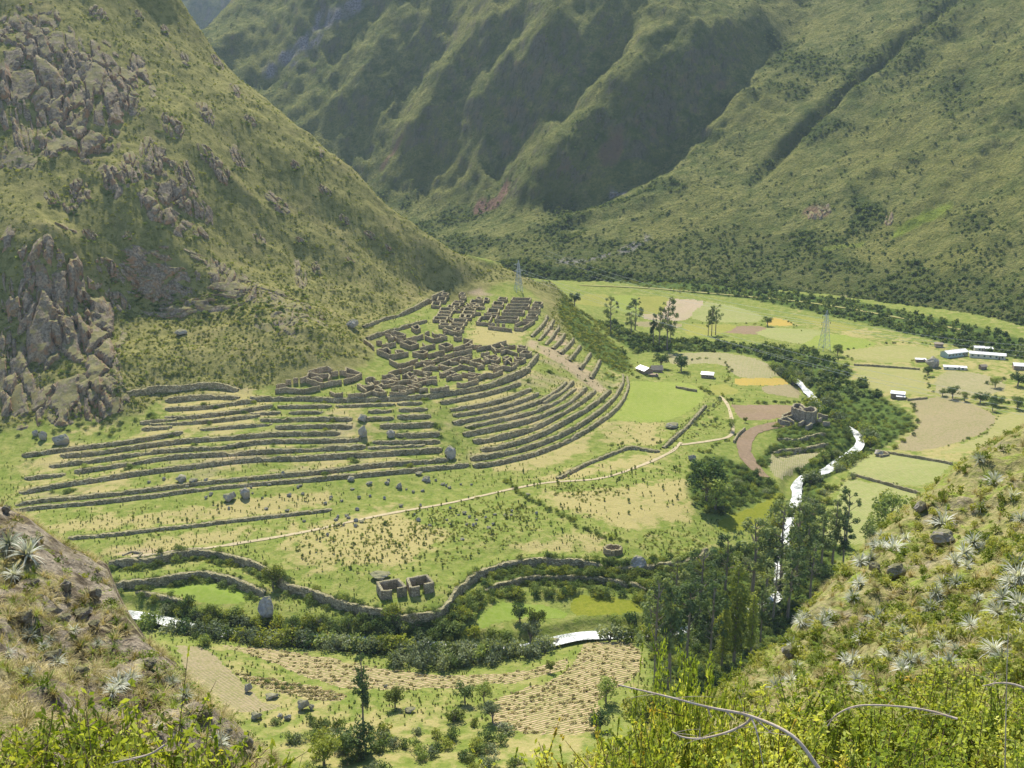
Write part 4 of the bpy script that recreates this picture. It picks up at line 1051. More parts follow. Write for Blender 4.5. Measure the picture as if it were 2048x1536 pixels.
TOWN = {
 "left compound": [
  ("open back row", 3.2, [[[(616,741),(654,731),(664,738)]], [[(662,743),(676,741)],[(679,741),(684,740),(691,742)]], [[(692,734),(722,745),(718,748),(708,749),(692,746)],[(691,742),(692,734)]]]),
  ("middle row", 3.0, [[[(618,743),(640,748),(648,747),(656,745),(660,750),(657,756)]], [[(622,755),(634,752),(645,757)]], [[(571,767),(562,766),(552,768)],[(571,760),(582,758)],[(586,756),(596,755)]]]),
  ("front row", 3.2, [[[(600,756),(613,752),(618,744)],[(613,755),(646,766)]], [[(647,765),(662,761),(683,759)],[(687,758),(704,755),(723,746)]], [[(550,777),(570,774),(608,778),(640,770)]]])],
 "lower quarter": [
  ("front row", 3.2, [[[(661,782),(672,787),(686,784)]], [[(695,788),(722,785),(728,787),(743,781)]], [[(745,781),(759,784),(772,782),(760,777),(751,777),(745,781)]], [[(779,783),(791,784),(813,783),(807,779),(797,780)]], [[(811,779),(828,775)],[(839,777),(855,775)]], [[(860,775),(866,777),(897,772),(891,769)]],
     [[(914,764),(926,766),(956,758),(950,757)]], [[(937,753),(944,755),(973,745)],[(975,745),(987,747),(1005,739)]], [[(987,737),(1006,730),(1023,733),(1033,727)]], [[(1032,718),(1029,713),(1051,715),(1043,720),(1032,718)]], [[(1039,706),(1047,700),(1063,702),(1060,706),(1041,706)]], [[(1035,689),(1054,692),(1052,696),(1036,695),(1035,689)]]]),
  ("second row", 3.0, [[[(715,767),(733,780)]], [[(719,767),(730,773),(747,769),(742,764)]], [[(754,770),(764,776)]], [[(782,772),(802,770),(818,773)]], [[(815,769),(837,774)]], [[(822,768),(831,766),(839,768)]], [[(852,761),(862,758),(874,760)]],
     [[(880,774),(898,772)],[(893,753),(912,746),(923,749)]], [[(924,744),(951,749)],[(937,742),(955,747)]], [[(977,729),(996,733),(1008,730)]], [[(1008,722),(1019,714),(1024,715)]]]),
  ("third row", 3.0, [[[(747,762),(759,760)],[(761,760),(768,759),(781,761)]], [[(774,756),(794,762),(811,759),(821,758)]], [[(781,756),(790,753),(796,756)]], [[(822,759),(836,764),(843,762)]], [[(824,758),(846,754),(856,757)]], [[(880,746),(921,729),(949,734)]], [[(883,746),(901,741),(910,743)]], [[(940,721),(967,729)],[(939,721),(961,715)]], [[(969,715),(992,720),(998,716)]], [[(1002,702),(1013,698),(1035,705)]]]),
  ("fourth row", 3.2, [[[(731,756),(739,753),(747,753),(749,756)]], [[(764,750),(781,747)]], [[(777,744),(802,736)],[(780,747),(792,751),(800,749)]], [[(805,749),(819,743),(827,745)]], [[(827,738),(845,742),(860,743)]], [[(844,736),(860,731),(877,732)]], [[(876,728),(897,733)],[(880,728),(901,734)]], [[(880,726),(910,715),(944,707)]], [[(925,713),(940,716)]], [[(973,711),(991,709)],[(982,690),(992,701)]], [[(1001,687),(1008,693),(1018,693)]]]),
  ("back row", 3.2, [[[(804,738),(826,730)]], [[(830,726),(851,720),(863,720)]], [[(863,721),(880,713)]], [[(888,710),(905,705)],[(907,704),(944,697)]], [[(953,694),(982,689),(1012,680)]]])],
 "upper left quarter": [
  ("back row", 3.0, [[[(728,678),(741,686),(747,692)]], [[(781,662),(791,661),(811,668),(804,671),(786,669)]], [[(770,666),(782,668)]], [[(823,653),(836,648),(840,655),(832,659),(823,653)]], [[(850,664),(858,661)]]]),
  ("middle row", 3.2, [[[(753,681),(763,681)],[(764,689),(791,683)]], [[(800,683),(816,679),(837,686),(821,691),(800,683)]], [[(812,676),(846,668)]], [[(850,670),(868,677),(886,673)]], [[(886,656),(915,664),(924,663)]]]),
  ("front row", 3.4, [[[(754,698),(775,694),(781,700)],[(754,698),(781,709),(794,707),(816,702)]], [[(779,717),(797,727),(810,725),(835,716)]], [[(825,703),(845,699),(855,702),(845,708),(825,703)]], [[(856,707),(889,700)],[(840,694),(870,687)]], [[(878,688),(893,684),(905,689),(892,694),(878,688)]], [[(907,694),(927,689),(944,679),(927,676)]]])],
 "upper middle quarter": [
  ("left column", 2.5, [box_(878,900,645,650), box_(866,893,632,638), box_(872,899,627,632), box_(876,902,621,626), box_(879,907,614,620), box_(863,879,602,610), box_(874,890,592,600), box_(883,895,584,589)]),
  ("middle column", 2.5, [box_(879,890,639,644, 2), box_(894,907,609,615), box_(902,918,605,611), box_(907,926,600,604), box_(920,930,591,595), box_(918,928,583,588)]),
  ("right column", 2.5, [box_(909,921,654,660), box_(898,926,645,651), box_(905,932,636,643), box_(919,928,627,634), box_(930,941,628,634), box_(924,948,621,627), box_(927,949,615,620), box_(931,946,608,613), box_(949,957,608,613), box_(940,966,598,605), box_(952,962,593,597), box_(967,976,594,599)])],
 "upper right quarter": [
  ("left column", 2.7, [[[(953,643),(977,645)],[(962,632),(984,631)],[(962,632),(953,643)],[(984,631),(978,642)]], box_(974,996,616,624, 3), [[(968,626),(996,629)]], box_(985,1005,602,609, 3), [[(983,611),(1006,612)]], box_(996,1012,593,598, 3)]),
  ("middle column", 2.7, [[[(976,651),(1000,654),(1024,657)]], box_(990,1035,631,638, 4), [[(980,646),(985,645),(990,646)],[(993,646),(999,646)],[(1004,647),(1010,647)]], box_(1004,1046,618,624, 4), box_(1012,1056,606,612, 4), box_(1022,1059,594,600, 4)]),
  ("right column", 2.7, [[[(1042,642),(1063,643)],[(1068,640),(1045,654)],[(1028,654),(1045,655)],[(1030,647),(1042,642)]], [[(1046,637),(1070,639)]], box_(1053,1073,626,632, 3), [[(1057,620),(1080,622)]], box_(1061,1078,612,617, 3), box_(1066,1083,602,607, 3)])],
}
for quarter, rows in TOWN.items():
    for row, h, lst in rows:
        lst = sorted(lst, key=lambda l: np.mean([p[0] for q in l for p in q])) if "column" not in row else sorted(lst, key=lambda l: -np.mean([p[1] for q in l for p in q]))
        for i, l in enumerate(lst):
            where = "from the left" if "column" not in row else "from the front"
            ruin("ruined_house", f"roofless ruin, {nth(i)} {where} in the {row} of the {quarter}", "ruin", l, h, 0.8, None, "roofless houses of the ruined town")

STUB = {"lower quarter": ([(690,782),(800,742),(880,708),(1010,686),(1062,702),(1040,735),(960,758),(880,774),(790,782)], 34), "upper left quarter": ([(745,676),(800,662),(925,655),(940,682),(850,712),(800,718)], 12), "upper middle quarter": ([(868,640),(905,588),(975,590),(950,640),(915,662)], 12)}
for quarter, (P, n) in STUB.items():
    w = pxpoly(P); lo, hi = w.min(0), w.max(0); q = rng.uniform(lo, hi, (600, 2)); q = q[in_poly(q[:, 0], q[:, 1], w)][:n]
    q = q[np.argsort(q[:, 0] / q[:, 1])]
    for i, c in enumerate(q):
        a = R(28 + rng.normal(0, 5) + 90 * rng.integers(0, 2)); la, lb = rng.uniform(3, 7), rng.uniform(2.5, 5)
        e = np.array([math.cos(a), math.sin(a)]); f = np.array([-e[1], e[0]]) * rng.choice([-1, 1])
        pts_ = [c + e * la, c, c + f * lb]; zg = [float(VF.h(*p_)) + rng.uniform(1.4, 2.7) for p_ in pts_]
        org = np.array([c[0], c[1], float(VF.h(*c))]); t = thing("ruined_wall", f"crumbling corner of two walls, {nth(i)} from the left in the {quarter}", "ruin", org, "broken wall corners between the ruins")
        for j in (0, 1):
            V, F = wall_seg(pts_[j], pts_[j + 1], zg[j], zg[j + 1], VF.h, .8, org, .3); link("wall", mesh_np("wall", V, F[:, ::-1], M['ruin'], False), parent=t)
for lab, l in (("left one of the two roofless houses above the river", [[(765,1181),(755,1163),(796,1157),(811,1172),(794,1176)],[(784,1179),(765,1181)]]),
               ("right one of the two roofless houses above the river", [[(822,1174),(815,1155),(853,1149),(866,1164),(848,1168)],[(839,1171),(822,1174)]])):
    ruin("stone_house", lab, "ruin", l, 3.3, 0.9, M['ruin_pale'], "pair of roofless houses", jit=0.16)
el = lambda cx, cy, rx, ry, n=14: [(cx + rx * math.cos(a), cy + ry * math.sin(a)) for a in np.linspace(0, 2 * math.pi, n + 1)]
ruin("round_ruin", "small round roofless ruin beside the winding wall", "ruin", [el(1226, 1094, 17, 6)], 2.2, 0.9, M['ruin'])
t = ruin("tower_ruin", "big rounded tower ruin with an oval chamber by the river", "ruin",
     [[(1585,813),(1588,808),(1593,806),(1602,807),(1607,811),(1612,815)], [(1612,815),(1621,812),(1629,814),(1633,818),(1630,822),(1622,824),(1612,823),(1601,819),(1592,816),(1585,813)], [(1600,812),(1607,818)]], 6.3, 1.1, M['ruin_pale'])
for i, l in enumerate(([[(1565,829),(1587,820)],[(1565,829),(1566,834),(1594,826)]], [[(1557,838),(1566,834),(1575,834),(1588,842)],[(1557,838),(1580,843)]], [[(1598,845),(1610,839),(1624,846)],[(1612,851),(1624,846)]], [[(1636,825),(1656,831)]], [[(1636,838),(1643,834)]], [[(1646,842),(1660,844)]])):
    ruin("outer_ruin", "low roofless annex of the round tower, " + ["built against its left wall", "curved one in front on the left", "square one directly in front", "straight wall running off right", "stub of wall on the right", "last low wall on the right"][i], "ruin", l, 2.4, 0.9, M['ruin_pale'], "low walls around the tower ruin")
# dry stone field boundaries on the right bank
for lab, P, h in (("straight stone wall splitting the two meadows", [(1704,945),(1760,960),(1840,983)], 1.3), ("stone wall above the upper meadow", [(1740,897),(1800,906),(1850,914),(1905,924)], 1.3),
                  ("long stone wall left of the school yard", [(1708,727),(1760,730),(1840,736)], 1.2), ("stone wall beside the flat-roofed shed", [(1815,797),(1855,793)], 1.3), ("stone wall closing the round pasture at the back", [(1352,771),(1375,776),(1394,779)], 1.4),
                  ("bank wall left of the farm track", [(1468,880),(1476,866),(1490,854)], 1.4)):
    ruin("field_wall", lab, "wall", [P], h, 0.8, M['wall'], "low field boundary walls")
ruin("sheepfold", "tiny square stone pen on the meadow wall", "pen", [[(1752,905),(1768,901),(1778,907),(1762,910),(1752,905)]], 1.2, 0.7, M['ruin_pale'])
ruin("sheepfold", "low stone ring beside the footpath at the left", "pen", [[(245,1108),(262,1101),(284,1105),(275,1113)]], 0.7, 0.7, M['ruin_pale'])

# ------------------------------------------------------------------ rocks
def ico(sub):
    import bmesh
    bmh = bmesh.new(); bmesh.ops.create_icosphere(bmh, subdivisions=sub, radius=1.0)
    V = np.array([v.co[:] for v in bmh.verts]); F = np.array([[v.index for v in f.verts] for f in bmh.faces]); bmh.free()
    return V, F
ICO3 = ico(3); ICO4 = ico(4)
def rock_mesh(name, seed, mat, cuts=24, crack=0.0, base=ICO4, rough=0.10):
    r = np.random.default_rng(seed)
    V, F = base; V = V.copy()
    for _ in range(cuts):
        n = r.normal(size=3); n /= np.linalg.norm(n)
        d = r.uniform(0.5, 0.9)
        s = V @ n; m = s > d
        V[m] -= np.outer(s[m] - d, n) * 0.95
    a = np.arctan2(V[:, 1], V[:, 0])
    nz = fbm(V[:, 0] * 3 + seed, V[:, 1] * 3 + V[:, 2] * 2.1, 3, seed) * 2 * rough * 2
    V *= (1 + nz)[:, None]
    if crack:
        cr_ = ridged(a * 2.2 + seed, V[:, 2] * 0.7, 3, seed + 3)
        V[:, :2] *= (1 + crack * cr_ * 1.6)[:, None]
        V[:, 2] *= 1 + 0.25 * fbm(a * 1.6, a * 0 + seed, 2, seed + 5) * 2
    return mesh_np(name, V, F, mat, False)
RB = [rock_mesh("boulder", 100 + i, M['boulder']) for i in range(6)]
def crag(px, py, w, h, lab, group, field=VF, cat="rock outcrop", n=26, bulge=0.34, mat='rock'):
    """a crag growing out of the slope: blocky slabs split by cracks, edges running into the ground"""
    P = field.hit(px, py)[0]; a, b = metres(w, P) / 2, metres(h, P) / 2
    g = P[:2] / np.linalg.norm(P[:2]); r2 = np.array([g[1], -g[0]])
    m = np.clip((field.h(*(P[:2] + g * b)) - field.h(*(P[:2] - g * b))) / (2 * b), 0.2, 2.0)
    dep = (CAM_Z - P[2]) / np.hypot(P[0], P[1])
    bl = b / ((m + dep) / math.sqrt(1 + dep * dep))
    s, t = np.meshgrid(np.linspace(-1.3, 1.3, n), np.linspace(-1.3, 1.3, n))
    ws = s + .12 * fbm(s * 2 + px, t * 2 + py, 3, 5) * 2; wt = t + .12 * fbm(s * 2 - px, t * 2 + py, 3, 6) * 2
    nc = int(rng.integers(9, 16) * (n / 26) ** .75); cs = rng.uniform(-1.1, 1.1, (nc, 2)); hc = rng.uniform(.15, 1.0, nc); ts_ = rng.normal(0, .35, nc); tt_ = rng.normal(.15, .3, nc)
    sl = rng.normal(0, .25)
    d = np.hypot((ws[..., None] - cs[:, 0] - sl * (wt[..., None] - cs[:, 1])) * 1.0, (wt[..., None] - cs[:, 1]) * .5)
    o_ = np.sort(d, -1); k = d.argmin(-1)
    D = hc[k] + ts_[k] * (ws - cs[k, 0]) + tt_[k] * (wt - cs[k, 1]) - .85 * np.clip(1 - (o_[..., 1] - o_[..., 0]) / (.16 * 26 / n), 0, 1)
    D += .2 * fbm(s * 5 + px, t * 3 + py, 4, 9) * 2
    rr = np.hypot(s, t) + .3 * fbm(s * 1.7 + px, t * 1.7 - py, 3, 11) * 2
    if n > 30: rr = rr + np.clip(fbm(s * 3.2 + py, t * 4.2 + px, 4, 13) * 3.4 + .17, -.1, 1.2)
    D = D * sm(1.12 - rr, 0, .45) - .5 * sm(rr, .9, 1.15)
    q = P[:2] + r2 * (s * a)[..., None] + g * (t * bl)[..., None]
    z = field.h(q[..., 0], q[..., 1])
    dp = bulge * min(a, b) * 1.1
    V = np.dstack([q - g * (D * dp * .75)[..., None], z + D * dp * .65]).reshape(-1, 3) - P
    o = link("rock_outcrop", mesh_np("rock_outcrop", V, grid_faces(n, n), M[mat], False), P)
    return props(o, lab, cat, group)
def put_rock(kind, px, py, w, h, lab, cat, group=None, field=None, meshes=RB, depth=0.8, sink=0.25, lean=None):
    hitf = field or VF.hit
    if lean is not None:
        P = hitf(px, py)[0]; a, b = metres(w, P) / 2, metres(h, P) / 2
        o = link(kind, meshes[rng.integers(len(meshes))], (P[0], P[1] + a * 0.12, P[2]), (lean, rng.uniform(-.1, .1), rng.uniform(0.0, 0.35)), (a * 1.12, (a + b) * .5 * depth, b * 1.3))
        return props(o, lab, cat, group)
    P = hitf(px, py + h * 0.45)[0]
    if np.isnan(P).any(): return None
    a, b = metres(w, P) / 2, metres(h, P) / 2
    o = link(kind, meshes[rng.integers(len(meshes))], (P[0], P[1] + a * depth * 0.5, P[2] + b * (1 - sink)), (rng.uniform(-.15, .15), rng.uniform(-.15, .15), rng.uniform(-0.5, 0.5)), (a * 1.08, a * depth, b * 1.12))
    return props(o, lab, cat, group)
for px, py, w, h, lab in (
 (900,903,34,34,"biggest grey boulder resting against the terrace wall ends"), (725,835,28,19,"pale boulder perched high on the left terraces"), (725,862,24,30,"brown rock stump directly under the perched pale boulder"), (776,849,21,13,"white-topped boulder perched right of the bigger perched one"),
 (781,866,26,22,"brown slab boulder set into the terrace wall"), (490,985,28,30,"upright round boulder at the terrace foot, right of a tilted one"), (457,994,29,22,"tilted boulder leaning left at the terrace foot"), (361,957,31,17,"long flat boulder on the second lowest terrace"), (386,961,20,10,"pale slab lying right of the long flat boulder"),
 (702,957,22,13,"squat boulder just below the lowest terrace wall"), (738,966,15,9,"small flat boulder right of the squat one"), (799,971,14,15,"egg-shaped boulder on the pasture edge"), (774,965,15,9,"low grey boulder left of the egg-shaped one"), (852,957,19,14,"whitest boulder near the foot of the bushy gully"), (838,947,18,8,"flat boulder at the foot of the lowest wall"),
 (532,1218,40,48,"huge mottled boulder among the riverside bushes"), (637,1242,17,22,"small upright boulder right of the huge mottled one"), (604,1409,26,28,"blocky white boulder on the near meadow"), (623,1414,12,14,"small boulder touching the blocky white one"), (495,1375,17,22,"upright grey boulder on the near field edge"), (541,1394,30,11,"low broad boulder on the near meadow"),
 (760,1153,46,17,"flat rock slab behind the two roofless houses"), (1345,851,34,14,"flat rock outcrop on the round pasture wall"), (1005,1453,26,18,"white-topped boulder under dark bushes at the bottom"), (909,1428,20,24,"upright boulder under grey bushes at the bottom"), (705,646,26,22,"lone dark boulder at the end of the long upper wall"), (360,664,27,15,"flat grey block on the scrubby hillside"),
 (1275,1128,40,28,"bulky rock behind the winding wall on the right"), (771,1372,10,7,"tiny white stone on the maize field"), (1110,1283,26,14,"pale river rock beside the white water"), (1385,915,20,16,"dark rock at the corner of the tan pasture"), (85,871,18,22,"pale split boulder at the left terrace end"), (70,866,14,14,"small pale boulder left of the split one"),
 (120,880,40,24,"mossy boulder below the red cliff"), (820,1421,24,10,"white flat stone beside the near bank"), (10,1018,22,18,"dark boulder on top of the near left slope"), (1760,906,26,15,"flat-topped pale boulder at the meadow corner"), (1868,724,36,26,"brown rock mound beside the school"),
 (560,1432,16,12,"left stone of the heap below the blocky white boulder"), (575,1435,18,12,"right stone of the heap below the blocky white boulder"), (510,1432,24,18,"mossy stone under the near slope edge"), (1230,386,24,7,"pale boulder on the shaded far slope")):
    f = VF.hit
    if "near left slope" in lab: f = lh_hit
    if "far slope" in lab: f = BF.hit
    put_rock("boulder", px, py, w, h, lab, "boulder", None, f)
for (cx_, cy_, sx_, sy_, n_, where) in ((960, 1035, 55, 18, 22, "in the rubble patch right of the footpath"), (680, 1035, 75, 16, 20, "along the left part of the footpath"), (430, 975, 60, 12, 16, "around the tilted boulder"), (570, 985, 110, 16, 18, "under the lowest terrace wall"), (840, 970, 60, 8, 14, "at the foot of the bushy gully")):
    q = sorted([(cx_ + rng.normal() * sx_, cy_ + rng.normal() * sy_) for _ in range(n_)])
    for i, (a, b) in enumerate(q):
        put_rock("field_stone", a, b, rng.uniform(6, 13), rng.uniform(4, 8), f"pale field stone, {nth(i)} from the left {where}", "stone", "stones scattered over the pasture")

OUT = [(40,70,70,60),(75,100,70,50),(110,130,60,40),(45,262,34,110),(98,258,46,80),(138,212,66,90),(88,296,48,44),(165,150,60,80),(210,150,70,60),(250,190,50,50),(160,385,40,42),(106,396,26,26),(140,412,24,28),(225,345,62,60),(262,330,34,56),(318,412,62,62),
 (368,345,36,54),(376,392,52,56),(345,248,42,44),(410,222,34,34),(436,124,20,20),(470,178,20,24),(560,410,46,28),(300,305,36,70),(440,340,36,44),(476,318,30,36),(95,535,84,110),(70,605,66,110),(140,600,60,100),(112,655,80,80),(168,640,34,80),(216,720,36,90),(50,800,84,120),(128,820,60,60),(190,795,76,90),
 (232,745,26,60),(270,560,62,44),(305,578,60,44),(345,590,62,44),(455,562,56,62),(500,578,56,56),(430,545,30,60),(600,555,28,54),(632,535,20,28),(580,638,76,44),(545,600,50,30),(12,590,26,84),(16,690,26,70),(18,760,30,60),(240,610,40,40),(215,540,40,40),(25,180,40,60),(8,220,24,60),(150,255,30,50),(410,300,30,34),(520,480,28,20),(545,395,22,18),(650,380,26,20),(690,440,22,16),(740,470,24,16),(590,330,18,18),(500,240,22,18),(370,120,20,24),(640,300,16,14),(330,60,16,14),(280,30,18,16),(195,25,30,24),(780,500,20,12),(700,520,18,12),(180,470,24,20),(255,470,20,16),(395,470,18,14),(600,480,16,12)]
OUT = sorted(OUT, key=lambda r: (round(r[1] / 110), r[0])); cnt = {}
for px, py, w, h, lab in ((112,655,250,360,"broad brown-grey cliff at the far left above the terraces"), (105,220,230,230,"broad rocky cliff in the upper left of the hill"), (75,95,150,150,"dark rocky brow near the top left corner"), (350,395,140,150,"broad rocky knob in the middle of the hill"), (430,572,330,90,"long reddish cliff band across the hill above the scrub"), (580,620,130,80,"shaded rock face with a dark hollow at its foot"), (190,780,110,120,"rounded red-stained cliff at the terrace edge"), (240,160,120,130,"grey broken face below the hill's upper crest")):
    crag(px, py, w, h, lab, "crags on the left hill", n=72, bulge=.12)
for px, py, w, h in OUT:
    band = ("top rocky band", "upper rocky band", "upper middle rocky band", "middle rocky band", "lower middle rocky band", "cliff band above the terraces", "lowest cliffs", "foot of the cliffs")[min(7, int(round(py / 110)))]
    i = cnt.get(band, 0); cnt[band] = i + 1
    crag(px, py, w * 1.02, h * 1.02, f"craggy grey rock outcrop, {nth(i)} from the left in the {band}", "crags on the left hill")
crag(1640, 424, 44, 26, "dark rock outcrop jutting from the sunlit far slope", None, BF)
crag(1778, 440, 16, 26, "small upright rock on the sunlit far slope", None, BF)
crag(1685, 600, 34, 18, "grey rock above the hill track", None, BF)
for px, py, w, h, lab in ((1566,1252,56,50,"overhanging pale rock slab jutting from the near right slope"), (1578,1305,34,30,"dark split rock below the overhanging slab"), (1795,1145,46,34,"flat grey rock under a cluster of silvery rosettes"), (1828,1236,30,22,"knobbly rock in the middle of the near right slope"),
                          (1890,1078,58,34,"shaded rock under the largest silvery rosette"), (1842,1014,24,26,"small rock on the crest of the near right slope"), (1750,1135,26,22,"little rock left of the flat grey one"), (1480,1395,40,24,"crumbling rock low on the near right slope"), (1990,1400,30,16,"brown rock near the shrub on the right slope")):
    put_rock("slope_rock", px, py, w, h, lab, "rock", None, rh_hit, RB, 1.0, 0.2)
for px, py, w, h, lab in ((486,1490,36,36,"grey rock on the crumbling edge of the near left slope"), (58,1087,44,10,"thin pale slab on the near left slope"), (130,1172,30,26,"brown lump high on the near left slope"), (190,1190,26,30,"crumbly rock near the left slope's crest"), (300,1330,26,24,"small rock on the left slope above the leafy shrub")):
    put_rock("slope_rock", px, py, w, h, lab, "rock", None, lh_hit, RB, 1.0, 0.2)

LRK = sorted((rng.uniform(20, 520), rng.uniform(.08, .8), rng.uniform(10, 30)) for _ in range(26))
for i, (px, f, d) in enumerate(LRK):
    top = np.interp(px, [0, 60, 120, 215, 262, 345, 400, 470, 560], [1010, 1040, 1085, 1130, 1235, 1320, 1380, 1440, 1536])
    put_rock("slope_rock", px, top + 12 + f * (1500 - top) * .8, d * 1.2, d * .8, f"weathered brown stone, {nth(i)} from the left on the crumbling left slope", "rock", "stones on the left slope", lh_hit, RB, 1.0, .35)
# ------------------------------------------------------------------ plants: meshes
def leaf_mesh(name, clusters, n, size, mat, seed, shell=0.45, flat=0.55, aspect=0.6, extra=None):
    r = np.random.default_rng(seed)
    C = np.array([c[:3] for c in clusters], float); A = np.array([c[3:6] for c in clusters], float)
    wgt = (A[:, 0] * A[:, 1] + A[:, 0] * A[:, 2]); wgt /= wgt.sum()
    k = r.choice(len(C), n, p=wgt)
    d = r.normal(size=(n, 3)); d /= np.linalg.norm(d, axis=1)[:, None]
    rad = shell + (1 - shell) * r.random(n) ** 0.6
    P = C[k] + d * A[k] * rad[:, None]
    nn = d * flat + r.normal(size=(n, 3)) * 0.5; nn[:, 2] += 0.25; nn /= np.linalg.norm(nn, axis=1)[:, None]
    a = np.cross(nn, r.normal(size=(n, 3))); a /= np.linalg.norm(a, axis=1)[:, None]; b = np.cross(nn, a)
    s = size * r.uniform(0.6, 1.35, n)[:, None]
    V = np.stack([P - a * s, P + b * s * aspect, P + a * s, P - b * s * aspect], 1).reshape(-1, 3)
    F = np.arange(4 * n).reshape(n, 4)
    return mesh_np(name, V, F, mat, False)

def dome(seed, n=9, low=0.25, wide=1.0):
    r = np.random.default_rng(seed); out_ = []
    for _ in range(n):
        a = r.uniform(0, 6.28); q = r.uniform(0, 0.62) * wide; z = r.uniform(low, 0.78) * (1 - 0.35 * q)
        s = r.uniform(0.22, 0.42)
        out_.append((q * math.cos(a), q * math.sin(a), z, s * wide, s * wide, s * 0.8))
    return out_
BUSH = {k: [leaf_mesh("foliage", dome(10 * j + 3, 11), 420, 0.075, M[m], 31 + j) for j in range(4)] for k, m in (("bush", "leaf_bush"), ("grey", "leaf_grey"), ("dark", "leaf_dark"), ("olive", "leaf_olive"))}
SMALL = [leaf_mesh("foliage", [(0, 0, .35, .38, .38, .35), (0.12, 0.05, .75, .25, .25, .3), (-.1, .08, .6, .28, .28, .3)], 70, 0.15, M[m], 71 + j) for j, m in enumerate(("leaf_bush", "leaf_olive", "leaf_bush", "leaf_scrub"))]
FARB = [leaf_mesh("foliage", dome(300 + j, 6), 46, 0.21, M['leaf_far'], 91 + j) for j in range(4)]
SCRUB = [leaf_mesh("foliage", dome(400 + j, 5, 0.1), 46, 0.19, M[m], 95 + j) for j, m in enumerate(('leaf_scrub', 'leaf_bush', 'leaf_scrub', 'leaf_olive'))]

def stems(name, seed, n, hgt, spread, r0, mat=None):
    r = np.random.default_rng(seed); b = MB()
    for _ in range(n):
        a = r.uniform(0, 6.28); q = spread * r.uniform(.3, 1)
        b.tube([(0, 0, -0.1), (q * .3 * math.cos(a), q * .3 * math.sin(a), hgt * .45), (q * math.cos(a), q * math.sin(a), hgt)], r0, r0 * .3, 5)
    return b.mesh(name, mat or M['bark'])
STEM = stems("stem", 5, 5, 0.6, 0.4, 0.035)

def euca(seed, slim=1.0):
    r = np.random.default_rng(seed)
    b = MB(); ph = r.uniform(0, 6.28)
    P = [(0.02 * math.sin(ph + 3 * t) * t, 0.02 * math.cos(ph + 2 * t) * t, t * 0.93) for t in np.linspace(-0.04, 1, 9)]
    b.tube(P, 0.017, 0.004, 7)
    cl = []
    for i in range(22):
        t = r.uniform(0.34, 1.0) ** 0.8
        a = r.uniform(0, 6.28); q = (0.05 + 0.13 * math.sin(math.pi * min(1, (1.08 - t) * 1.15))) * r.uniform(.35, 1) * slim
        s = r.uniform(0.035, 0.068) * (1.25 - 0.5 * t) * (0.6 + 0.4 * slim)
        c = (q * math.cos(a), q * math.sin(a), t * .95)
        cl.append((*c, s, s, s * 1.15))
        b.tube([(0.0, 0.0, c[2] - 0.5 * q - 0.03), (c[0] * .6, c[1] * .6, c[2] - .25 * q), c], 0.005, 0.0015, 4)
    return b.mesh("trunk", M['bark']), leaf_mesh("crown", cl, 1500, 0.0155, M['leaf_euca'], seed + 1, 0.2, 0.4, 0.5)
def poplar(seed):
    r = np.random.default_rng(seed)
    b = MB(); b.tube([(0, 0, -.04), (.005, 0, .5), (0, .004, .96)], 0.014, 0.003, 6)
    cl = [(r.normal() * .02, r.normal() * .02, z, (.05 + .05 * math.sin(math.pi * min(1, z * 1.05))) * .8, (.05 + .05 * math.sin(math.pi * min(1, z * 1.05))) * .8, .075) for z in np.linspace(.2, .95, 15)]
    return b.mesh("trunk", M['bark']), leaf_mesh("crown", cl, 1600, 0.0145, M['leaf_olive'], seed + 1, .3, .45, .55)
def roundtree(seed, mat):
    r = np.random.default_rng(seed); b = MB()
    b.tube([(0, 0, -.05), (.01, .01, .25), (.02, 0, .5)], 0.035, 0.02, 7)
    cl = []
    for i in range(16):
        a = r.uniform(0, 6.28); q = r.uniform(0.05, .33); z = r.uniform(.38, .86) - .25 * q; s = r.uniform(.12, .2)
        cl.append((q * math.cos(a), q * math.sin(a), z, s, s, s * .8))
        b.tube([(.01, .01, .25), (q * .5 * math.cos(a), q * .5 * math.sin(a), z * .75), cl[-1][:3]], .014, .004, 4)
    return b.mesh("trunk", M['bark']), leaf_mesh("crown", cl, 1300, 0.032, M[mat], seed + 1, .35, .5, .6)
def make_tree(name, meshes):
    e = bpy.data.objects.new(name, None); COL.objects.link(e)
    for m_ in meshes: link(m_.name.split(".")[0], m_, parent=e)
    return e
PROTO = {"euca": [make_tree("eucalyptus_tree", euca(500 + i)) for i in range(5)], "thin": [make_tree("eucalyptus_tree", euca(520 + i, .6)) for i in range(2)], "poplar": [make_tree("poplar_tree", poplar(540 + i)) for i in range(3)],
         "round": [make_tree("broad_tree", roundtree(560 + i, m)) for i, m in enumerate(('leaf_dark', 'leaf_bush', 'leaf_dark'))], "olive": [make_tree("broad_tree", roundtree(580, 'leaf_olive'))], "greyt": [make_tree("broad_tree", roundtree(585, 'leaf_grey'))]}
used = {k: 0 for k in PROTO}
def tree(kind, px, base_py, top_py, lab, group=None, wide=1.0, hitf=None):
    P = (hitf or VF.hit)(px, base_py)[0]
    h = metres(base_py - top_py, P) * 1.04
    pr = PROTO[kind]; i = used[kind]; used[kind] += 1
    o = pr[i] if i < len(pr) else copy_tree(pr[i % len(pr)])
    o.location = P; o.rotation_euler = (0, 0, rng.uniform(0, 6.28)); o.scale = (h * wide, h * wide, h)
    cat = "tree"
    props(o, lab, cat, group)
    return o
tree("euca", 1221, 665, 591, "leftmost tall eucalyptus at the edge of the far fields", "eucalyptus trees by the far fields", 1.1)
tree("euca", 1270, 660, 595, "broad-topped eucalyptus second from the left by the far fields", "eucalyptus trees by the far fields", 1.3)
tree("euca", 1262, 672, 622, "shorter eucalyptus in front of the broad-topped one", "eucalyptus trees by the far fields", 1.4)
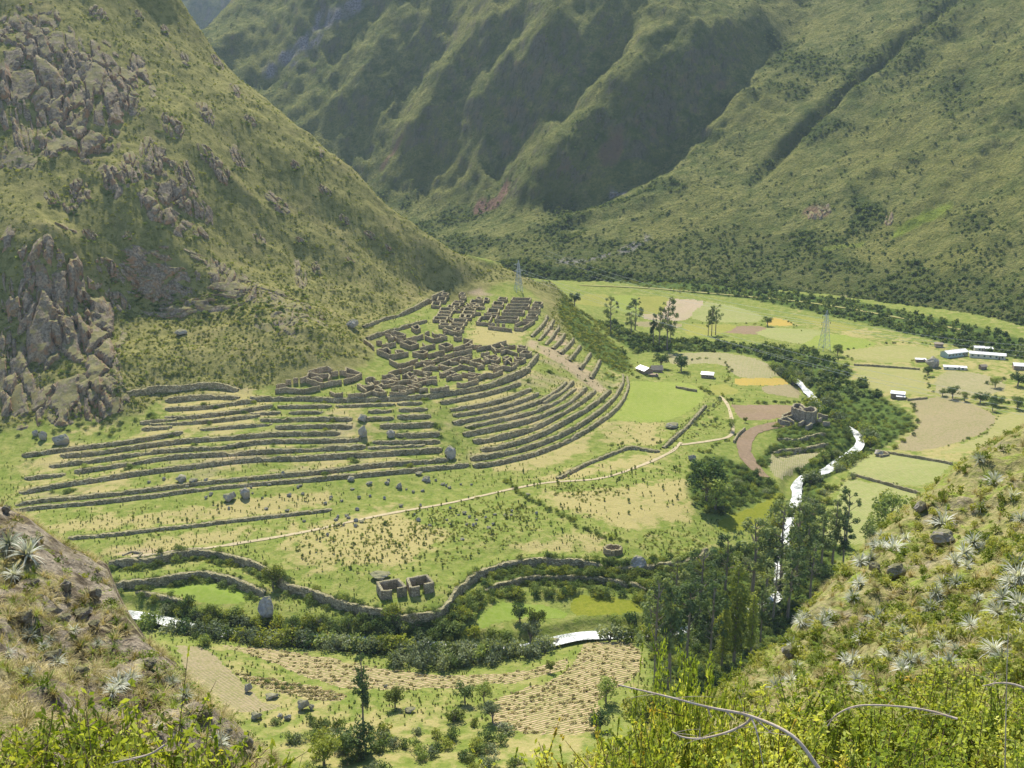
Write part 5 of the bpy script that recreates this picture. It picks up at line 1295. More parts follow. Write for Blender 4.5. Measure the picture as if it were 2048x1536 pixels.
for i, (x, b_, tp) in enumerate([(1306,695,626),(1318,695,615),(1334,700,596),(1340,690,640)]):
    tree("euca" if i != 0 else "thin", x, b_, tp, f"eucalyptus, {nth(i)} from the left in the middle clump by the far fields", "eucalyptus trees by the far fields", 1.0)
for i, (x, b_, tp) in enumerate([(1416,672,624),(1423,672,613),(1431,670,609)]):
    tree("thin" if i == 0 else "euca", x, b_, tp, f"eucalyptus, {nth(i)} from the left in the right-hand clump by the far fields", "eucalyptus trees by the far fields", 1.0)
tree("round", 1149, 612, 583, "small round tree at the left tip of the far fields")
GROVE = [("euca",1310,1385,1150,.9),("thin",1338,1380,1165,1.1),("euca",1372,1330,1150,1.1),("euca",1400,1262,1090,1.1),("euca",1420,1340,1165,1.0),("poplar",1443,1335,1204,1.2),("poplar",1467,1330,1128,1.1),("poplar",1482,1300,1180,1.2),("poplar",1501,1315,1186,1.1),("euca",1503,1200,1028,1.3),("euca",1532,1190,1060,1.3),
         ("euca",1560,1190,1000,1.1),("euca",1590,1170,1000,1.2),("euca",1612,1120,1000,1.2),("euca",1640,1150,1020,1.2),("thin",1664,1130,995,1.0),("euca",1691,1090,975,1.0),("thin",1685,1140,1040,1.3),("euca",1450,1180,1060,1.3),("euca",1350,1210,1110,1.3),("euca",1545,1250,1110,1.1),("euca",1575,1240,1090,1.2),("thin",1520,1290,1180,1.0),("euca",1620,1200,1080,1.2),("euca",1300,1260,1170,1.2)]
GROVE.sort(key=lambda g: g[1])
for i, (k, x, b_, tp, wd) in enumerate(GROVE):
    tree(k, x, b_, tp, f"{'slim column-shaped' if k == 'poplar' else 'tall'} tree, {nth(i)} from the left in the riverside grove", "trees of the riverside grove", wd)
tree("thin", 727, 1475, 1300, "lone thin eucalyptus with a bare trunk on the near bank", None, .8)
tree("round", 1775, 1075, 985, "dark round-crowned tree behind the near right slope", None, 1.0)
tree("round", 1740, 1090, 1035, "small tree left of the dark round-crowned tree", None, 1.0)
tree("round", 1412, 1005, 908, "dark leafy tree beside the tan pasture corner", None, .9)
tree("round", 1430, 1020, 950, "smaller dark tree right of the pasture corner tree", None, 1.1)
for x, b_, tp, k, wd, lab in ((720,1512,1435,"round",1.2,"dark broad tree behind the base of the lone eucalyptus"), (648,1530,1455,"olive",1.1,"yellow-green broad tree at the bottom edge"), (1290,1478,1375,"olive",1.1,"big yellow-green tree with deep shade under it"), (1335,1480,1395,"round",1.1,"dark tree right of the big yellow-green tree"), (1212,1405,1352,"round",1.0,"round dark bush-like tree on the maize field edge"),
                              (1200,1460,1415,"round",1.2,"low round tree below the maize field edge"), (790,1415,1372,"olive",1.1,"olive shrub-tree on the near field bank"), (930,1405,1362,"round",1.2,"left one of two bushy trees on the field bank"), (968,1402,1362,"round",1.0,"right one of two bushy trees on the field bank"), (985,1445,1402,"greyt",1.1,"pale grey-leaved tree at the field bottom"),
                              (1100,1345,1318,"olive",.9,"small tree on the grass strip between maize fields"), (1362,742,704,"round",1.1,"dark bushy tree on the right of the thatched hut") , (1322,735,704,"round",1.4,"large dark tree behind the thatched hut"), (1675,712,688,"round",1.0,"single small tree on the bright green field"), (1885,792,776,"round",1.3,"leftmost of three round trees on the field bank"), (1905,797,771,"round",1.3,"largest of three round trees on the field bank"), (1929,802,784,"round",1.1,"rightmost of three round trees on the field bank"),
                              (1992,812,788,"round",1.3,"dark tree right of the three round trees"), (1985,822,800,"round",1.2,"tree standing in front of the hedge on the right"), (2035,818,794,"round",1.4,"dark tree at the right picture edge by the fields"), (1960,806,782,"round",1.5,"wide dark tree in the hedge right of the three"), (1855,752,733,"round",1.2,"dark tree in front of the rock mound"), (1990,775,755,"round",1.3,"bushy tree below the long cream building"), (2035,772,742,"round",1.3,"big tree below the building at the right edge"), (1535,652,632,"round",1.3,"dark tree at the corner of the golden patch"), (1490,845,833,"olive",1.0,"little olive tree beside the ploughed field"),
                              (1462,862,836,"round",1.0,"dark tree at the bend of the farm track"), (546,1175,1126,"olive",1.0,"olive tree growing on the crescent meadow wall"), (1060,1290,1240,"greyt",1.1,"grey-leaved tree at the edge of the white water"), (1072,1262,1208,"olive",.9,"olive tree on the small river meadow"), (1040,1245,1200,"round",1.0,"dark tree left of the olive one on the river meadow")):
    tree(k, x, b_, tp, lab, None, wd)

# ------------------------------------------------------------------ bushes one by one
def wpoly(P): return pxpoly(np.array(P, float))
def pts_in(P, n, avoid_fields=True, river_gap=3.6):
    w = wpoly(P); out_ = []
    lo, hi = w.min(0), w.max(0)
    while len(out_) < n:
        q = rng.uniform(lo, hi, (n * 4, 2))
        m = in_poly(q[:, 0], q[:, 1], w)
        q = q[m]
        dd, _, _, _ = seg_dist(q[:, 0], q[:, 1], riv)
        q = q[dd > river_gap]
        if avoid_fields:
            m = np.ones(len(q), bool)
            for f in field_poly: m &= ~in_poly(q[:, 0], q[:, 1], f)
            q = q[m]
        out_ += list(q)
        if not len(q): break
    return np.array(out_[:n])
bush_n = 0
def bush(x, y, s, kind, lab, group, tall=1.0, name="riverside_bush", cat="bush"):
    m = BUSH[kind][rng.integers(4)]
    z = VF.h(x, y)
    if s > 3.4:
        t = thing(name, lab, cat, (x, y, z - 0.1), group, rng.uniform(0, 6.28))
        sc_ = s * 0.62
        t.scale = (sc_, sc_, sc_ * tall)
        link("foliage", m, parent=t); link("stem", STEM, parent=t)
    else:
        o = link(name, m, (x, y, z - 0.1), (0, 0, rng.uniform(0, 6.28)), (s * .62, s * .62, s * .62 * tall)); props(o, lab, "bush", group)
BANDK = None
BANDS = [
 ([(330,1205),(560,1245),(700,1240),(860,1252),(930,1205),(960,1205),(915,1290),(860,1285),(700,1276),(520,1262),(400,1248)], 62, 3.0, 6.0, ("bush","dark","bush","olive"), "leafy green bush on the far river bank below the winding wall", "bushes on the far river bank"),
 ([(690,1296),(850,1306),(980,1306),(1050,1302),(1090,1290),(1060,1320),(960,1345),(860,1340),(760,1325)], 40, 5.0, 8.0, ("grey","bush","grey"), "greyish rounded bush on the near river bank", "bushes on the near river bank"),
 ([(380,1268),(520,1285),(600,1292),(560,1298),(440,1284),(400,1300),(360,1262)], 12, 3.0, 5.0, ("bush","olive"), "green bush between the river and the left maize field", "bushes on the near river bank"),
 ([(930,1180),(1020,1138),(1200,1134),(1400,1122),(1420,1180),(1290,1176),(1150,1160),(1000,1165)], 80, 2.6, 4.8, ("olive","bush","dark","olive"), "olive green bush in the strip below the winding wall", "bushes between the two retaining walls"),
 ([(895,1205),(960,1185),(1080,1180),(1150,1178),(1280,1195),(1290,1212),(1150,1192),(1080,1205),(1010,1200),(950,1225),(930,1280),(905,1250)], 50, 2.6, 5.0, ("bush","dark","olive"), "bushy shrub below the overgrown lower wall", "bushes below the lower wall"),
 ([(1290,1180),(1420,1110),(1500,1095),(1640,1055),(1690,1105),(1610,1240),(1520,1310),(1440,1380),(1330,1385),(1290,1262)], 50, 3.0, 6.0, ("dark","bush","dark","grey"), "dark bush in the understorey of the riverside grove", "bushes under the riverside grove"),
 ([(1390,930),(1440,912),(1540,958),(1562,985),(1450,1028),(1400,1030),(1375,985)], 30, 3.0, 5.5, ("dark","bush","grey"), "dense bush on the steep bank right of the tan pasture", "bushes on the steep bank"),
 ([(1540,1040),(1600,1040),(1650,970),(1700,930),(1740,915),(1680,990),(1640,1050)], 16, 3.0, 5.5, ("bush","olive","grey"), "bush on the right bank where the river bends", "bushes at the river bend"),
 ([(460,1500),(560,1440),(700,1450),(900,1440),(1060,1470),(1050,1540),(700,1550),(500,1540)], 66, 2.6, 5.4, ("bush","grey","dark","olive"), "mixed green bush at the bottom of the near bank", "bushes at the bottom of the near bank")]
WORDS = dict(bush="mid green", dark="dark green", grey="greyish green", olive="olive yellow")
def left_to_right(q): return q[np.argsort(q[:, 0] / q[:, 1])]
for P, n, a, b_, kinds, lab, grp in BANDS:
    place = (" " + lab).split(" bush ", 1)[1] if "bush " in lab.split("shrub")[0][-9:] or " shrub " not in lab else lab.split(" shrub ", 1)[1]
    for i, (x, y) in enumerate(left_to_right(pts_in(P, n))):
        kd = kinds[rng.integers(len(kinds))]
        bush(x, y, rng.uniform(a, b_) * 1.15, kd, f"{WORDS[kd]} bush, {nth(i)} from the left {place}", grp, rng.uniform(.85, 1.25), "bank_bush" if "near bank" in place else "riverside_bush")
#PART4

VIS = [(330,372),(1028,1066),(1092,1200)]      # photo columns where white water shows in the lower reach
w = resample(riv, 1.0); d_ = np.gradient(w[:, :2], axis=0); d_ /= np.linalg.norm(d_, axis=1)[:, None]; nn_ = np.stack([-d_[:, 1], d_[:, 0]], 1)
prj = lambda q, z: (1024 + FPX * q[:, 0] / (q[:, 1] * CP - (z - CAM_Z) * SP), 768 - FPX * (q[:, 1] * SP + (z - CAM_Z) * CP) / (q[:, 1] * CP - (z - CAM_Z) * SP))
wx_, wy_ = prj(w, w[:, 2])
def screened(x, y):
    if y > 1225: return not any(a < x < b for a, b in VIS) and not 1335 < x < 1372
    return not (938 < y < 950 or 962 < y < 1000 or 884 < y < 908 or 768 < y < 800 or 1160 < y < 1208)
cnt = [0, 0]
for i in range(0, len(w), 3):
    if not screened(wx_[i], wy_[i]) or wx_[i] < 300: continue
    near_side = -1 if nn_[i, 1] > 0 else 1
    for side, off in ((near_side, rng.uniform(4.4, 6.0)), (-near_side, rng.uniform(4.2, 7.0))):
        if side != near_side and i % 6: continue
        q = w[i, :2] + nn_[i] * side * off
        if any(in_poly(np.array([q[0]]), np.array([q[1]]), f)[0] for f in field_poly[27:]): continue
        lower = wy_[i] > 1225; k = 0 if lower else 1; kd = ("bush", "grey", "dark", "olive")[rng.integers(4)]
        bush(q[0], q[1], rng.uniform(8.0, 11.5) if side == near_side else rng.uniform(5, 8), kd, f"{WORDS[kd]} tree, {nth(cnt[k])} {'from the left along the lower' if lower else 'upstream along the upper'} reach of the river", "low trees lining the river", rng.uniform(.9, 1.25), "bank_tree", "tree")
        cnt[k] += 1
print("bank bushes", cnt)
# ------------------------------------------------------------------ scattered growth that nobody could count
def scatter(name, P, S_, meshes, rotx=0.25, tall=(0.8, 1.25), label=None):
    """points with size carry copies of the given plant meshes (geometry nodes)"""
    P = np.asarray(P, float); n = len(P)
    me = bpy.data.meshes.new(name); me.vertices.add(n); me.vertices.foreach_set("co", np.ascontiguousarray(P, np.float32).ravel())
    for k, v in (("sx", S_), ("sz", S_ * rng.uniform(tall[0], tall[1], n)), ("rz", rng.uniform(0, 6.28, n)), ("rx", rng.normal(0, rotx, n)), ("pick", rng.integers(0, len(meshes), n).astype(float))):
        attr(me, k, v)
    o = link(name, me); props(o, label, kind="stuff")
    ng = bpy.data.node_groups.new(name, 'GeometryNodeTree')
    ng.interface.new_socket("Geometry", in_out='INPUT', socket_type='NodeSocketGeometry'); ng.interface.new_socket("Geometry", in_out='OUTPUT', socket_type='NodeSocketGeometry')
    gi = ng.nodes.new("NodeGroupInput"); go = ng.nodes.new("NodeGroupOutput"); L = ng.links.new
    def na(nm):
        a = ng.nodes.new("GeometryNodeInputNamedAttribute"); a.data_type = 'FLOAT'; a.inputs[0].default_value = nm; return a.outputs[0]
    cs = ng.nodes.new("ShaderNodeCombineXYZ"); L(na("sx"), cs.inputs[0]); L(na("sx"), cs.inputs[1]); L(na("sz"), cs.inputs[2])
    cr_ = ng.nodes.new("ShaderNodeCombineXYZ"); L(na("rx"), cr_.inputs[0]); L(na("rz"), cr_.inputs[2])
    jn = ng.nodes.new("GeometryNodeJoinGeometry")
    for i, m_ in enumerate(meshes):
        po = bpy.data.objects.new(m_.name, m_)
        oi = ng.nodes.new("GeometryNodeObjectInfo"); oi.inputs[0].default_value = po; oi.transform_space = 'ORIGINAL'
        cmp_ = ng.nodes.new("FunctionNodeCompare"); cmp_.data_type = 'FLOAT'; cmp_.operation = 'EQUAL'
        L(na("pick"), cmp_.inputs[0]); cmp_.inputs[1].default_value = float(i); cmp_.inputs[12].default_value = 0.1
        ip = ng.nodes.new("GeometryNodeInstanceOnPoints")
        L(gi.outputs[0], ip.inputs["Points"]); L(cmp_.outputs[0], ip.inputs["Selection"]); L(oi.outputs["Geometry"], ip.inputs["Instance"])
        L(cs.outputs[0], ip.inputs["Scale"]); L(cr_.outputs[0], ip.inputs["Rotation"])
        L(ip.outputs[0], jn.inputs[0])
    L(jn.outputs[0], go.inputs[0])
    md = o.modifiers.new("scatter", 'NODES'); md.node_group = ng
    return o

def fan(n, F_, y0, y1, u0=-.7, u1=.7):
    u = rng.uniform(u0, u1, n); Yq = np.exp(rng.uniform(math.log(y0), math.log(y1), n))
    return u * Yq, Yq
def in_any(x, y, polys):
    m = np.zeros(len(x), bool)
    for f in polys: m |= in_poly(x, y, f)
    return m

# left hill: coarse scrub
x, y = fan(110000, VF, 300, 900, -.75, .25)
k = (VF.h(x, y, scrub) > 0.5) & (VF.h(x, y, town) < .3)
dens = 0.40 + 1.3 * fbm(x / 22, y / 22, 4, 301) + 0.5 * sm(-VF.h(x, y, BASE), -110, -50)
k &= rng.random(len(x)) < np.clip(dens, 0.04, 1)
x, y = x[k][:24000], y[k][:24000]
scatter("hillside_scrub", np.c_[x, y, VF.h(x, y) - .1], rng.uniform(0.6, 1.7, len(x)) * (0.8 + 0.5 * rng.random(len(x)) ** 3), SCRUB, .2, (.5, 1.0), "low green scrub covering the hill on the left")
# thickets: promontory flank, river banks, hedges
x, y = fan(90000, VF, 230, 960, -.5, .72)
k = (VF.h(x, y, thick) > 0.5) & (VF.h(x, y, RD) > 3.4) & ~in_any(x, y, field_poly)
x, y = x[k][:5200], y[k][:5200]
spur = (y > 560) & (VF.h(x, y, BASE) > 7.5) & (x < 150)
i = np.where(spur)[0]; i = np.r_[i, i, i]; jx = rng.normal(0, 2.5, len(i)); jy = rng.normal(0, 2.5, len(i)); scatter('spur_scrub', np.c_[x[i] + jx, y[i] + jy, VF.h(x[i] + jx, y[i] + jy) - .2], rng.uniform(.9, 2.6, len(i)), SCRUB, .15, (.6, 1.0), 'yellow-green scrub on the steep flank of the spur')
x, y = x[~spur], y[~spur]; far_ = y > 560
i = np.where(far_)[0]; scatter("distant_thicket", np.c_[x[i], y[i], VF.h(x[i], y[i]) - .3], rng.uniform(1.6, 4.2, len(i)), FARB, .1, (.8, 1.3), "dark thickets along the streams in the far valley")
i = np.where(~far_)[0]; scatter("riverside_thicket", np.c_[x[i], y[i], VF.h(x[i], y[i]) - .3], rng.uniform(0.8, 2.3, len(i)), BUSH['bush'][:2] + BUSH['dark'][:1] + BUSH['olive'][:1], .1, (.8, 1.2), "tangled undergrowth along the river banks")
# far mountainside
x, y = fan(110000, BF, 700, 1900, -.3, .75)
th = BF.h(x, y, bthick); st_ = BF.h(x, y, steep)
k = rng.random(len(x)) < np.clip(0.16 + 0.75 * th + 0.5 * fbm(x / 40, y / 40, 4, 311) * 2 - .25 * st_, 0.03, 1)
k &= (BF.h(x, y) > np.where(y < 1000, VF.h(x, np.minimum(y, 1000)), -50) - .5)
x, y, th = x[k][:30000], y[k][:30000], th[k][:30000]
scatter("mountainside_bushes", np.c_[x, y, BF.h(x, y) - .3], rng.uniform(1.0, 2.6, len(x)) * (1 + .9 * th), FARB, .15, (.6, 1.1), "bushes dotted over the far mountainside")
# weeds on the pasture and terraces
x, y = fan(52000, VF, 240, 700, -.62, .3)
k = (VF.h(x, y, scrub) < .3) & (VF.h(x, y, thick) < .3) & ~in_any(x, y, field_poly) & (VF.h(x, y, RD) > 8)
k &= rng.random(len(x)) < np.clip(.22 + 1.5 * fbm(x / 26, y / 26, 4, 321), 0.02, 1)
x, y = x[k][:12000], y[k][:12000]
scatter("pasture_weeds", np.c_[x, y, VF.h(x, y) - .05], rng.uniform(0.3, 0.85, len(x)), SMALL, .1, (.8, 1.5), "knee-high weeds in the pasture and on the terraces")

# bushes in front of the overgrown walls and under the crags
q = []
for kind, w, h, lab in wall_geo:
    if kind != "C": continue
    m_ = int(len(w) * 1.1); j = rng.integers(0, len(w), m_); T_ = np.gradient(w[:, :2], axis=0); T_ /= np.linalg.norm(T_, axis=1)[:, None] + 1e-9
    nn2 = np.stack([-T_[:, 1], T_[:, 0]], 1); q.append(w[j, :2] + nn2[j] * (rng.choice([-2.6, -2.0, -3.4, .8], m_) + rng.normal(0, .4, m_))[:, None])
q = np.vstack(q)
scatter("wall_bushes", np.c_[q, VF.h(q[:, 0], q[:, 1]) - .1], rng.uniform(1.1, 2.8, len(q)), BUSH['bush'][:2] + BUSH['olive'][:1] + BUSH['dark'][:1], .1, (.7, 1.2), "bushes overgrowing the stone walls above the river")
q = np.vstack([np.c_[VF.hit(rng.normal(px, w * .4, 9), py + h * rng.uniform(.35, .75, 9))] for px, py, w, h in OUT])
q = np.vstack([q, VF.hit(rng.uniform(120, 240, 160), rng.uniform(560, 850, 160)), VF.hit(rng.uniform(300, 620, 160), rng.uniform(590, 650, 160))])
scatter("cliff_bushes", np.c_[q[:, :2], q[:, 2] - .2], rng.uniform(.7, 2.2, len(q)), BUSH['dark'][:2] + BUSH['bush'][:1], .1, (.7, 1.1), "dark bushes growing under the crags")
# leafy patches in the pasture
q = np.vstack([pts_in(P, n) for P, n in (([(560,1062),(760,1030),(1000,1000),(1080,1012),(1080,1068),(900,1130),(620,1135)], 1300), ([(940,990),(1040,1015),(1060,1055),(900,1075),(800,1060)], 500), ([(1290,1062),(1400,1060),(1415,1095),(1330,1118),(1270,1112)], 420), ([(1090,975),(1200,965),(1260,985),(1180,1010)], 200), ([(1300,905),(1400,820),(1440,800),(1450,860),(1380,880)], 260))])
q = q[rng.random(len(q)) < np.clip(.55 + 2.2 * fbm(q[:, 0] / 9, q[:, 1] / 9, 3, 351), .05, 1)]
scatter("leafy_weeds", np.c_[q, VF.h(q[:, 0], q[:, 1]) - .1], rng.uniform(.4, 1.15, len(q)), SCRUB, .1, (.6, 1.1), "leafy green weeds in patches on the pasture")
# growth along the terrace walls
q = []
for kind, w, h, lab in wall_geo:
    m_ = int(len(w) * 1.6 * .55); j = rng.integers(0, len(w), m_); T_ = np.gradient(w[:, :2], axis=0); T_ /= np.linalg.norm(T_, axis=1)[:, None] + 1e-9
    nn2 = np.stack([-T_[:, 1], T_[:, 0]], 1); q.append(w[j, :2] + nn2[j] * (rng.choice([-1.9, -1.6, .5, 1.2, 2.0], m_) + rng.normal(0, .3, m_))[:, None] + rng.normal(0, .5, (m_, 2)))
q = np.vstack(q)
scatter("terrace_weeds", np.c_[q, VF.h(q[:, 0], q[:, 1]) - .05], rng.uniform(.3, 1.0, len(q)), SMALL + SCRUB[:2], .1, (.6, 1.1), "weeds and bushes growing along the terrace walls")
# upright little shrubs on the pasture, one by one
SH = [([(540,1070),(760,1040),(960,1070),(960,1110),(880,1150),(720,1150),(600,1130)], 90, "on the weedy slope above the two roofless houses"), ([(820,1010),(1000,985),(1080,1020),(1060,1075),(900,1060),(800,1040)], 45, "around the rubble patch beyond the footpath"), ([(1190,930),(1390,925),(1380,1010),(1250,1040),(1180,990)], 60, "on the tan pasture at the right"),
      ([(990,950),(1120,940),(1200,960),(1080,990)], 26, "along the footpath's middle stretch"), ([(1030,1000),(1150,1000),(1250,1060),(1230,1085),(1100,1070)], 28, "on the tan field below the hedge line"), ([(300,1010),(620,975),(640,1005),(420,1050),(150,1065)], 30, "on the smooth pasture above the lone straight wall")]
for P, n, where in SH:
    for i, (x, y) in enumerate(left_to_right(pts_in(P, n))):
        s = rng.uniform(.8, 1.6)
        props(link("pasture_shrub", SMALL[rng.integers(4)], (x, y, VF.h(x, y) - .05), (0, 0, rng.uniform(0, 6.28)), (s * 1.0, s * 1.0, s * rng.uniform(.9, 1.5))), f"small upright shrub, {nth(i)} from the left {where}", "shrub", "small shrubs dotting the pasture")
# hedge lines
HEDGE = [([(1690,952),(1680,1000),(1660,1050)], 9, 1.6, 2.8, ("bush","olive"), "at the left edge of the lower meadow"), ([(1700,945),(1780,966),(1840,980)], 8, .9, 1.6, ("bush",), "on the wall splitting the two meadows"), ([(1790,897),(1835,850),(1822,805)], 14, 2.2, 4.0, ("bush","dark","olive"), "at the left edge of the round stubble field"), ([(1905,795),(1990,830),(1965,870)], 10, 1.0, 2.0, ("bush",), "at the right edge of the round stubble field"),
 ([(1690,700),(1760,688),(1840,686),(1880,694)], 14, 1.4, 2.6, ("bush","dark"), "behind the stubble field below the hill track"), ([(1600,690),(1680,703),(1705,722)], 9, 1.6, 3.0, ("bush","dark"), "below the bright green field"), ([(1380,645),(1440,648),(1500,648),(1530,652)], 11, 1.4, 2.6, ("bush","olive"), "between the pale crop and the olive strip"), ([(1570,637),(1600,660),(1640,664)], 8, 1.4, 2.4, ("bush",), "right of the golden patch"), ([(1380,720),(1420,716),(1455,722)], 8, 1.4, 2.6, ("bush","dark"), "behind the white-roofed hut"), ([(1250,742),(1268,752),(1290,762)], 6, 2.0, 3.0, ("bush",), "at the foot of the spur"), ([(1010,965),(1060,1000),(1130,1035),(1200,1070),(1250,1085)], 48, 1.7, 3.2, ("olive","bush"), "in the slanting hedge across the pasture"), ([(1100,985),(1170,1000),(1200,985)], 8, 1.5, 2.2, ("bush","olive"), "in the hedge right of the footpath fork"), ([(1210,895),(1290,880),(1330,890)], 9, 1.5, 2.6, ("bush",), "along the bent field wall"),
         ([(1385,855),(1405,835),(1425,815),(1440,800)], 14, 1.8, 3.0, ("bush","grey"), "in the hedge beside the round pasture"), ([(1395,870),(1420,850),(1440,830)], 9, 1.8, 3.0, ("bush","grey"), "in the second hedge by the round pasture"), ([(1440,800),(1500,805),(1560,806),(1600,806)], 17, 2.4, 3.6, ("dark","bush","olive"), "in the hedge above the brown ploughed field"),
         ([(1275,742),(1300,755),(1325,760)], 6, 2.2, 3.4, ("dark","bush"), "in front of the farmhouse"), ([(1445,715),(1460,745),(1450,770)], 9, 2.2, 3.4, ("bush","olive"), "right of the white-roofed hut"), ([(1400,775),(1430,792),(1460,790)], 9, 2.2, 3.6, ("dark","olive"), "below the white-roofed hut"),
         ([(1850,735),(1856,765),(1862,785)], 10, 1.8, 2.8, ("bush","dark"), "along the lane below the school"), ([(1940,795),(1975,800),(2048,812)], 10, 2.4, 3.8, ("dark",), "in the hedge at the right below the school"), ([(1960,770),(2000,760),(2048,755)], 9, 2.2, 3.8, ("dark","bush"), "left of the building at the right edge"), ([(1880,895),(1930,880),(1975,865)], 10, 1.4, 2.2, ("bush",), "between the two tan fields on the right"),
         ([(1820,720),(1835,722),(1855,718)], 6, 1.6, 2.4, ("bush",), "beside the small shed by the school"), ([(1390,900),(1410,905),(1440,885),(1468,880)], 10, 1.8, 3.0, ("olive","bush"), "along the bank of the farm track"), ([(590,1385),(520,1362),(650,1390),(700,1400),(760,1410)], 10, 1.2, 2.0, ("bush",), "on the grass strip below the first maize field")]
for P, n, a, b_, kinds, where in HEDGE:
    w = resample(px_line(P), 0.8)
    idx = np.sort(rng.choice(len(w), n, replace=len(w) < n))
    for i, j in enumerate(idx):
        kd = kinds[rng.integers(len(kinds))]
        bush(w[j, 0] + rng.normal() * .8, w[j, 1] + rng.normal() * .8, rng.uniform(a, b_), kd, f"{WORDS[kd]} bush, {nth(i)} from the left {where}", "hedge bushes between the fields", 1.0, "hedge_bush")
# heaps of maize straw on the harvested fields
hp = []
for k in (27, 28, 29):
    w = field_poly[k]; lo, hi = w.min(0), w.max(0)
    q = rng.uniform(lo, hi, (900, 2)); q[:, 1] = np.round(q[:, 1] / 2.3) * 2.3 + rng.normal(0, .3, 900)
    hp.append(q[in_poly(q[:, 0], q[:, 1], w)])
hp = np.vstack(hp)[:1300]
HEAP = [leaf_mesh("straw_heap", [(0, 0, .2, .6, .5, .3)], 26, .3, M['straw'], 611 + i) for i in range(2)]
scatter("maize_straw", np.c_[hp, VF.h(hp[:, 0], hp[:, 1])], rng.uniform(.5, 1.2, len(hp)), HEAP, .1, (.5, .9), "straw left lying in rows on the harvested maize fields")

# ------------------------------------------------------------------ near slopes: tufts and silvery rosettes
def blades(name, seed, n, L, wd, mat, up=(0.2, 1.3), droop=0.5, segs=3):
    r = np.random.default_rng(seed); V = []; F = []; c = 0
    for _ in range(n):
        a = r.uniform(0, 6.28); e = r.uniform(*up); l = L * r.uniform(.6, 1.1)
        h = np.array([math.cos(a), math.sin(a), 0]); sd = np.array([-h[1], h[0], 0]); p = h * r.uniform(0, .08) * L
        for k in range(segs + 1):
            w = wd * (1 - (k / segs) ** 1.3) * .5 + wd * .04
            V += [p - sd * w, p + sd * w]
            if k < segs: F.append([c + 2 * k, c + 2 * k + 1, c + 2 * k + 3, c + 2 * k + 2])
            p = p + (h * math.cos(e) + np.array([0, 0, math.sin(e)])) * l / segs; e -= droop / segs * 1.6
        c += 2 * (segs + 1)
    return mesh_np(name, np.array(V), np.array(F), mat, False)
TUFT = [blades("tuft", 700 + i, 34, 1.0, .035, M['straw'], (.5, 1.5), 1.0) for i in range(3)] + [blades("tuft", 710, 30, .8, .04, M['green_tuft'], (.4, 1.5), .9)]
GTUFT = [blades("tuft", 720 + i, 34, .8, .05, M['green_tuft'], (.4, 1.5), .9) for i in range(2)] + [leaf_mesh("foliage", dome(730 + i, 6), 150, .10, M['leaf_near'], 731 + i) for i in range(2)] + [blades("tuft", 725 + i, 40, 1.0, .035, M['straw'], (.5, 1.5), 1.0) for i in range(3)]
LOWB = [leaf_mesh("foliage", dome(740 + i, 6, .1), 130, .10, M[m], 741 + i) for i, m in enumerate(('leaf_bush', 'leaf_olive'))]
def near_pts(n, hf, y0, y1, u0, u1, box):
    x, y = fan(n, None, y0, y1, u0, u1)
    k = (x > box[0] + .3) & (x < box[1] - .3) & (y > box[2]) & (y < box[3])
    x, y = x[k], y[k]
    z = hf(x, y)
    gx_ = hf(x + .3, y) - z; gy_ = hf(x, y + .3) - z
    k = np.hypot(gx_, gy_) / .3 < 1.6
    return x[k], y[k], z[k]
x, y, z = near_pts(22000, lh_h, 8, 40, -.75, -.1, (-34, 6, 5, 48))
k = rng.random(len(x)) < np.clip(.30 + 1.6 * fbm(x / 2.2, y / 2.2, 3, 331), .05, .9)
scatter("dry_grass_tufts", np.c_[x, y, z - .03][k], rng.uniform(.14, .5, k.sum()), TUFT, .35, (.7, 1.2), "dry grass tufts on the crumbling left slope")
x, y, z = near_pts(1500, lh_h, 8, 40, -.75, -.1, (-34, 6, 5, 48))
scatter("low_plants", np.c_[x, y, z - .03][:420], rng.uniform(.15, .4, len(x))[:420], LOWB, .3, (.6, 1.), "low green plants on the crumbling left slope")
x, y, z = near_pts(26000, rh_h, 8, 85, .0, .75, (-8, 52, 5, 90))
k = rng.random(len(x)) < np.clip(.55 + 1.5 * fbm(x / 2.6, y / 2.6, 3, 341), .1, 1)
scatter("slope_grass", np.c_[x, y, z - .03][k], rng.uniform(.18, .62, k.sum()), GTUFT, .35, (.7, 1.2), "coarse green and straw-coloured grass on the right slope")

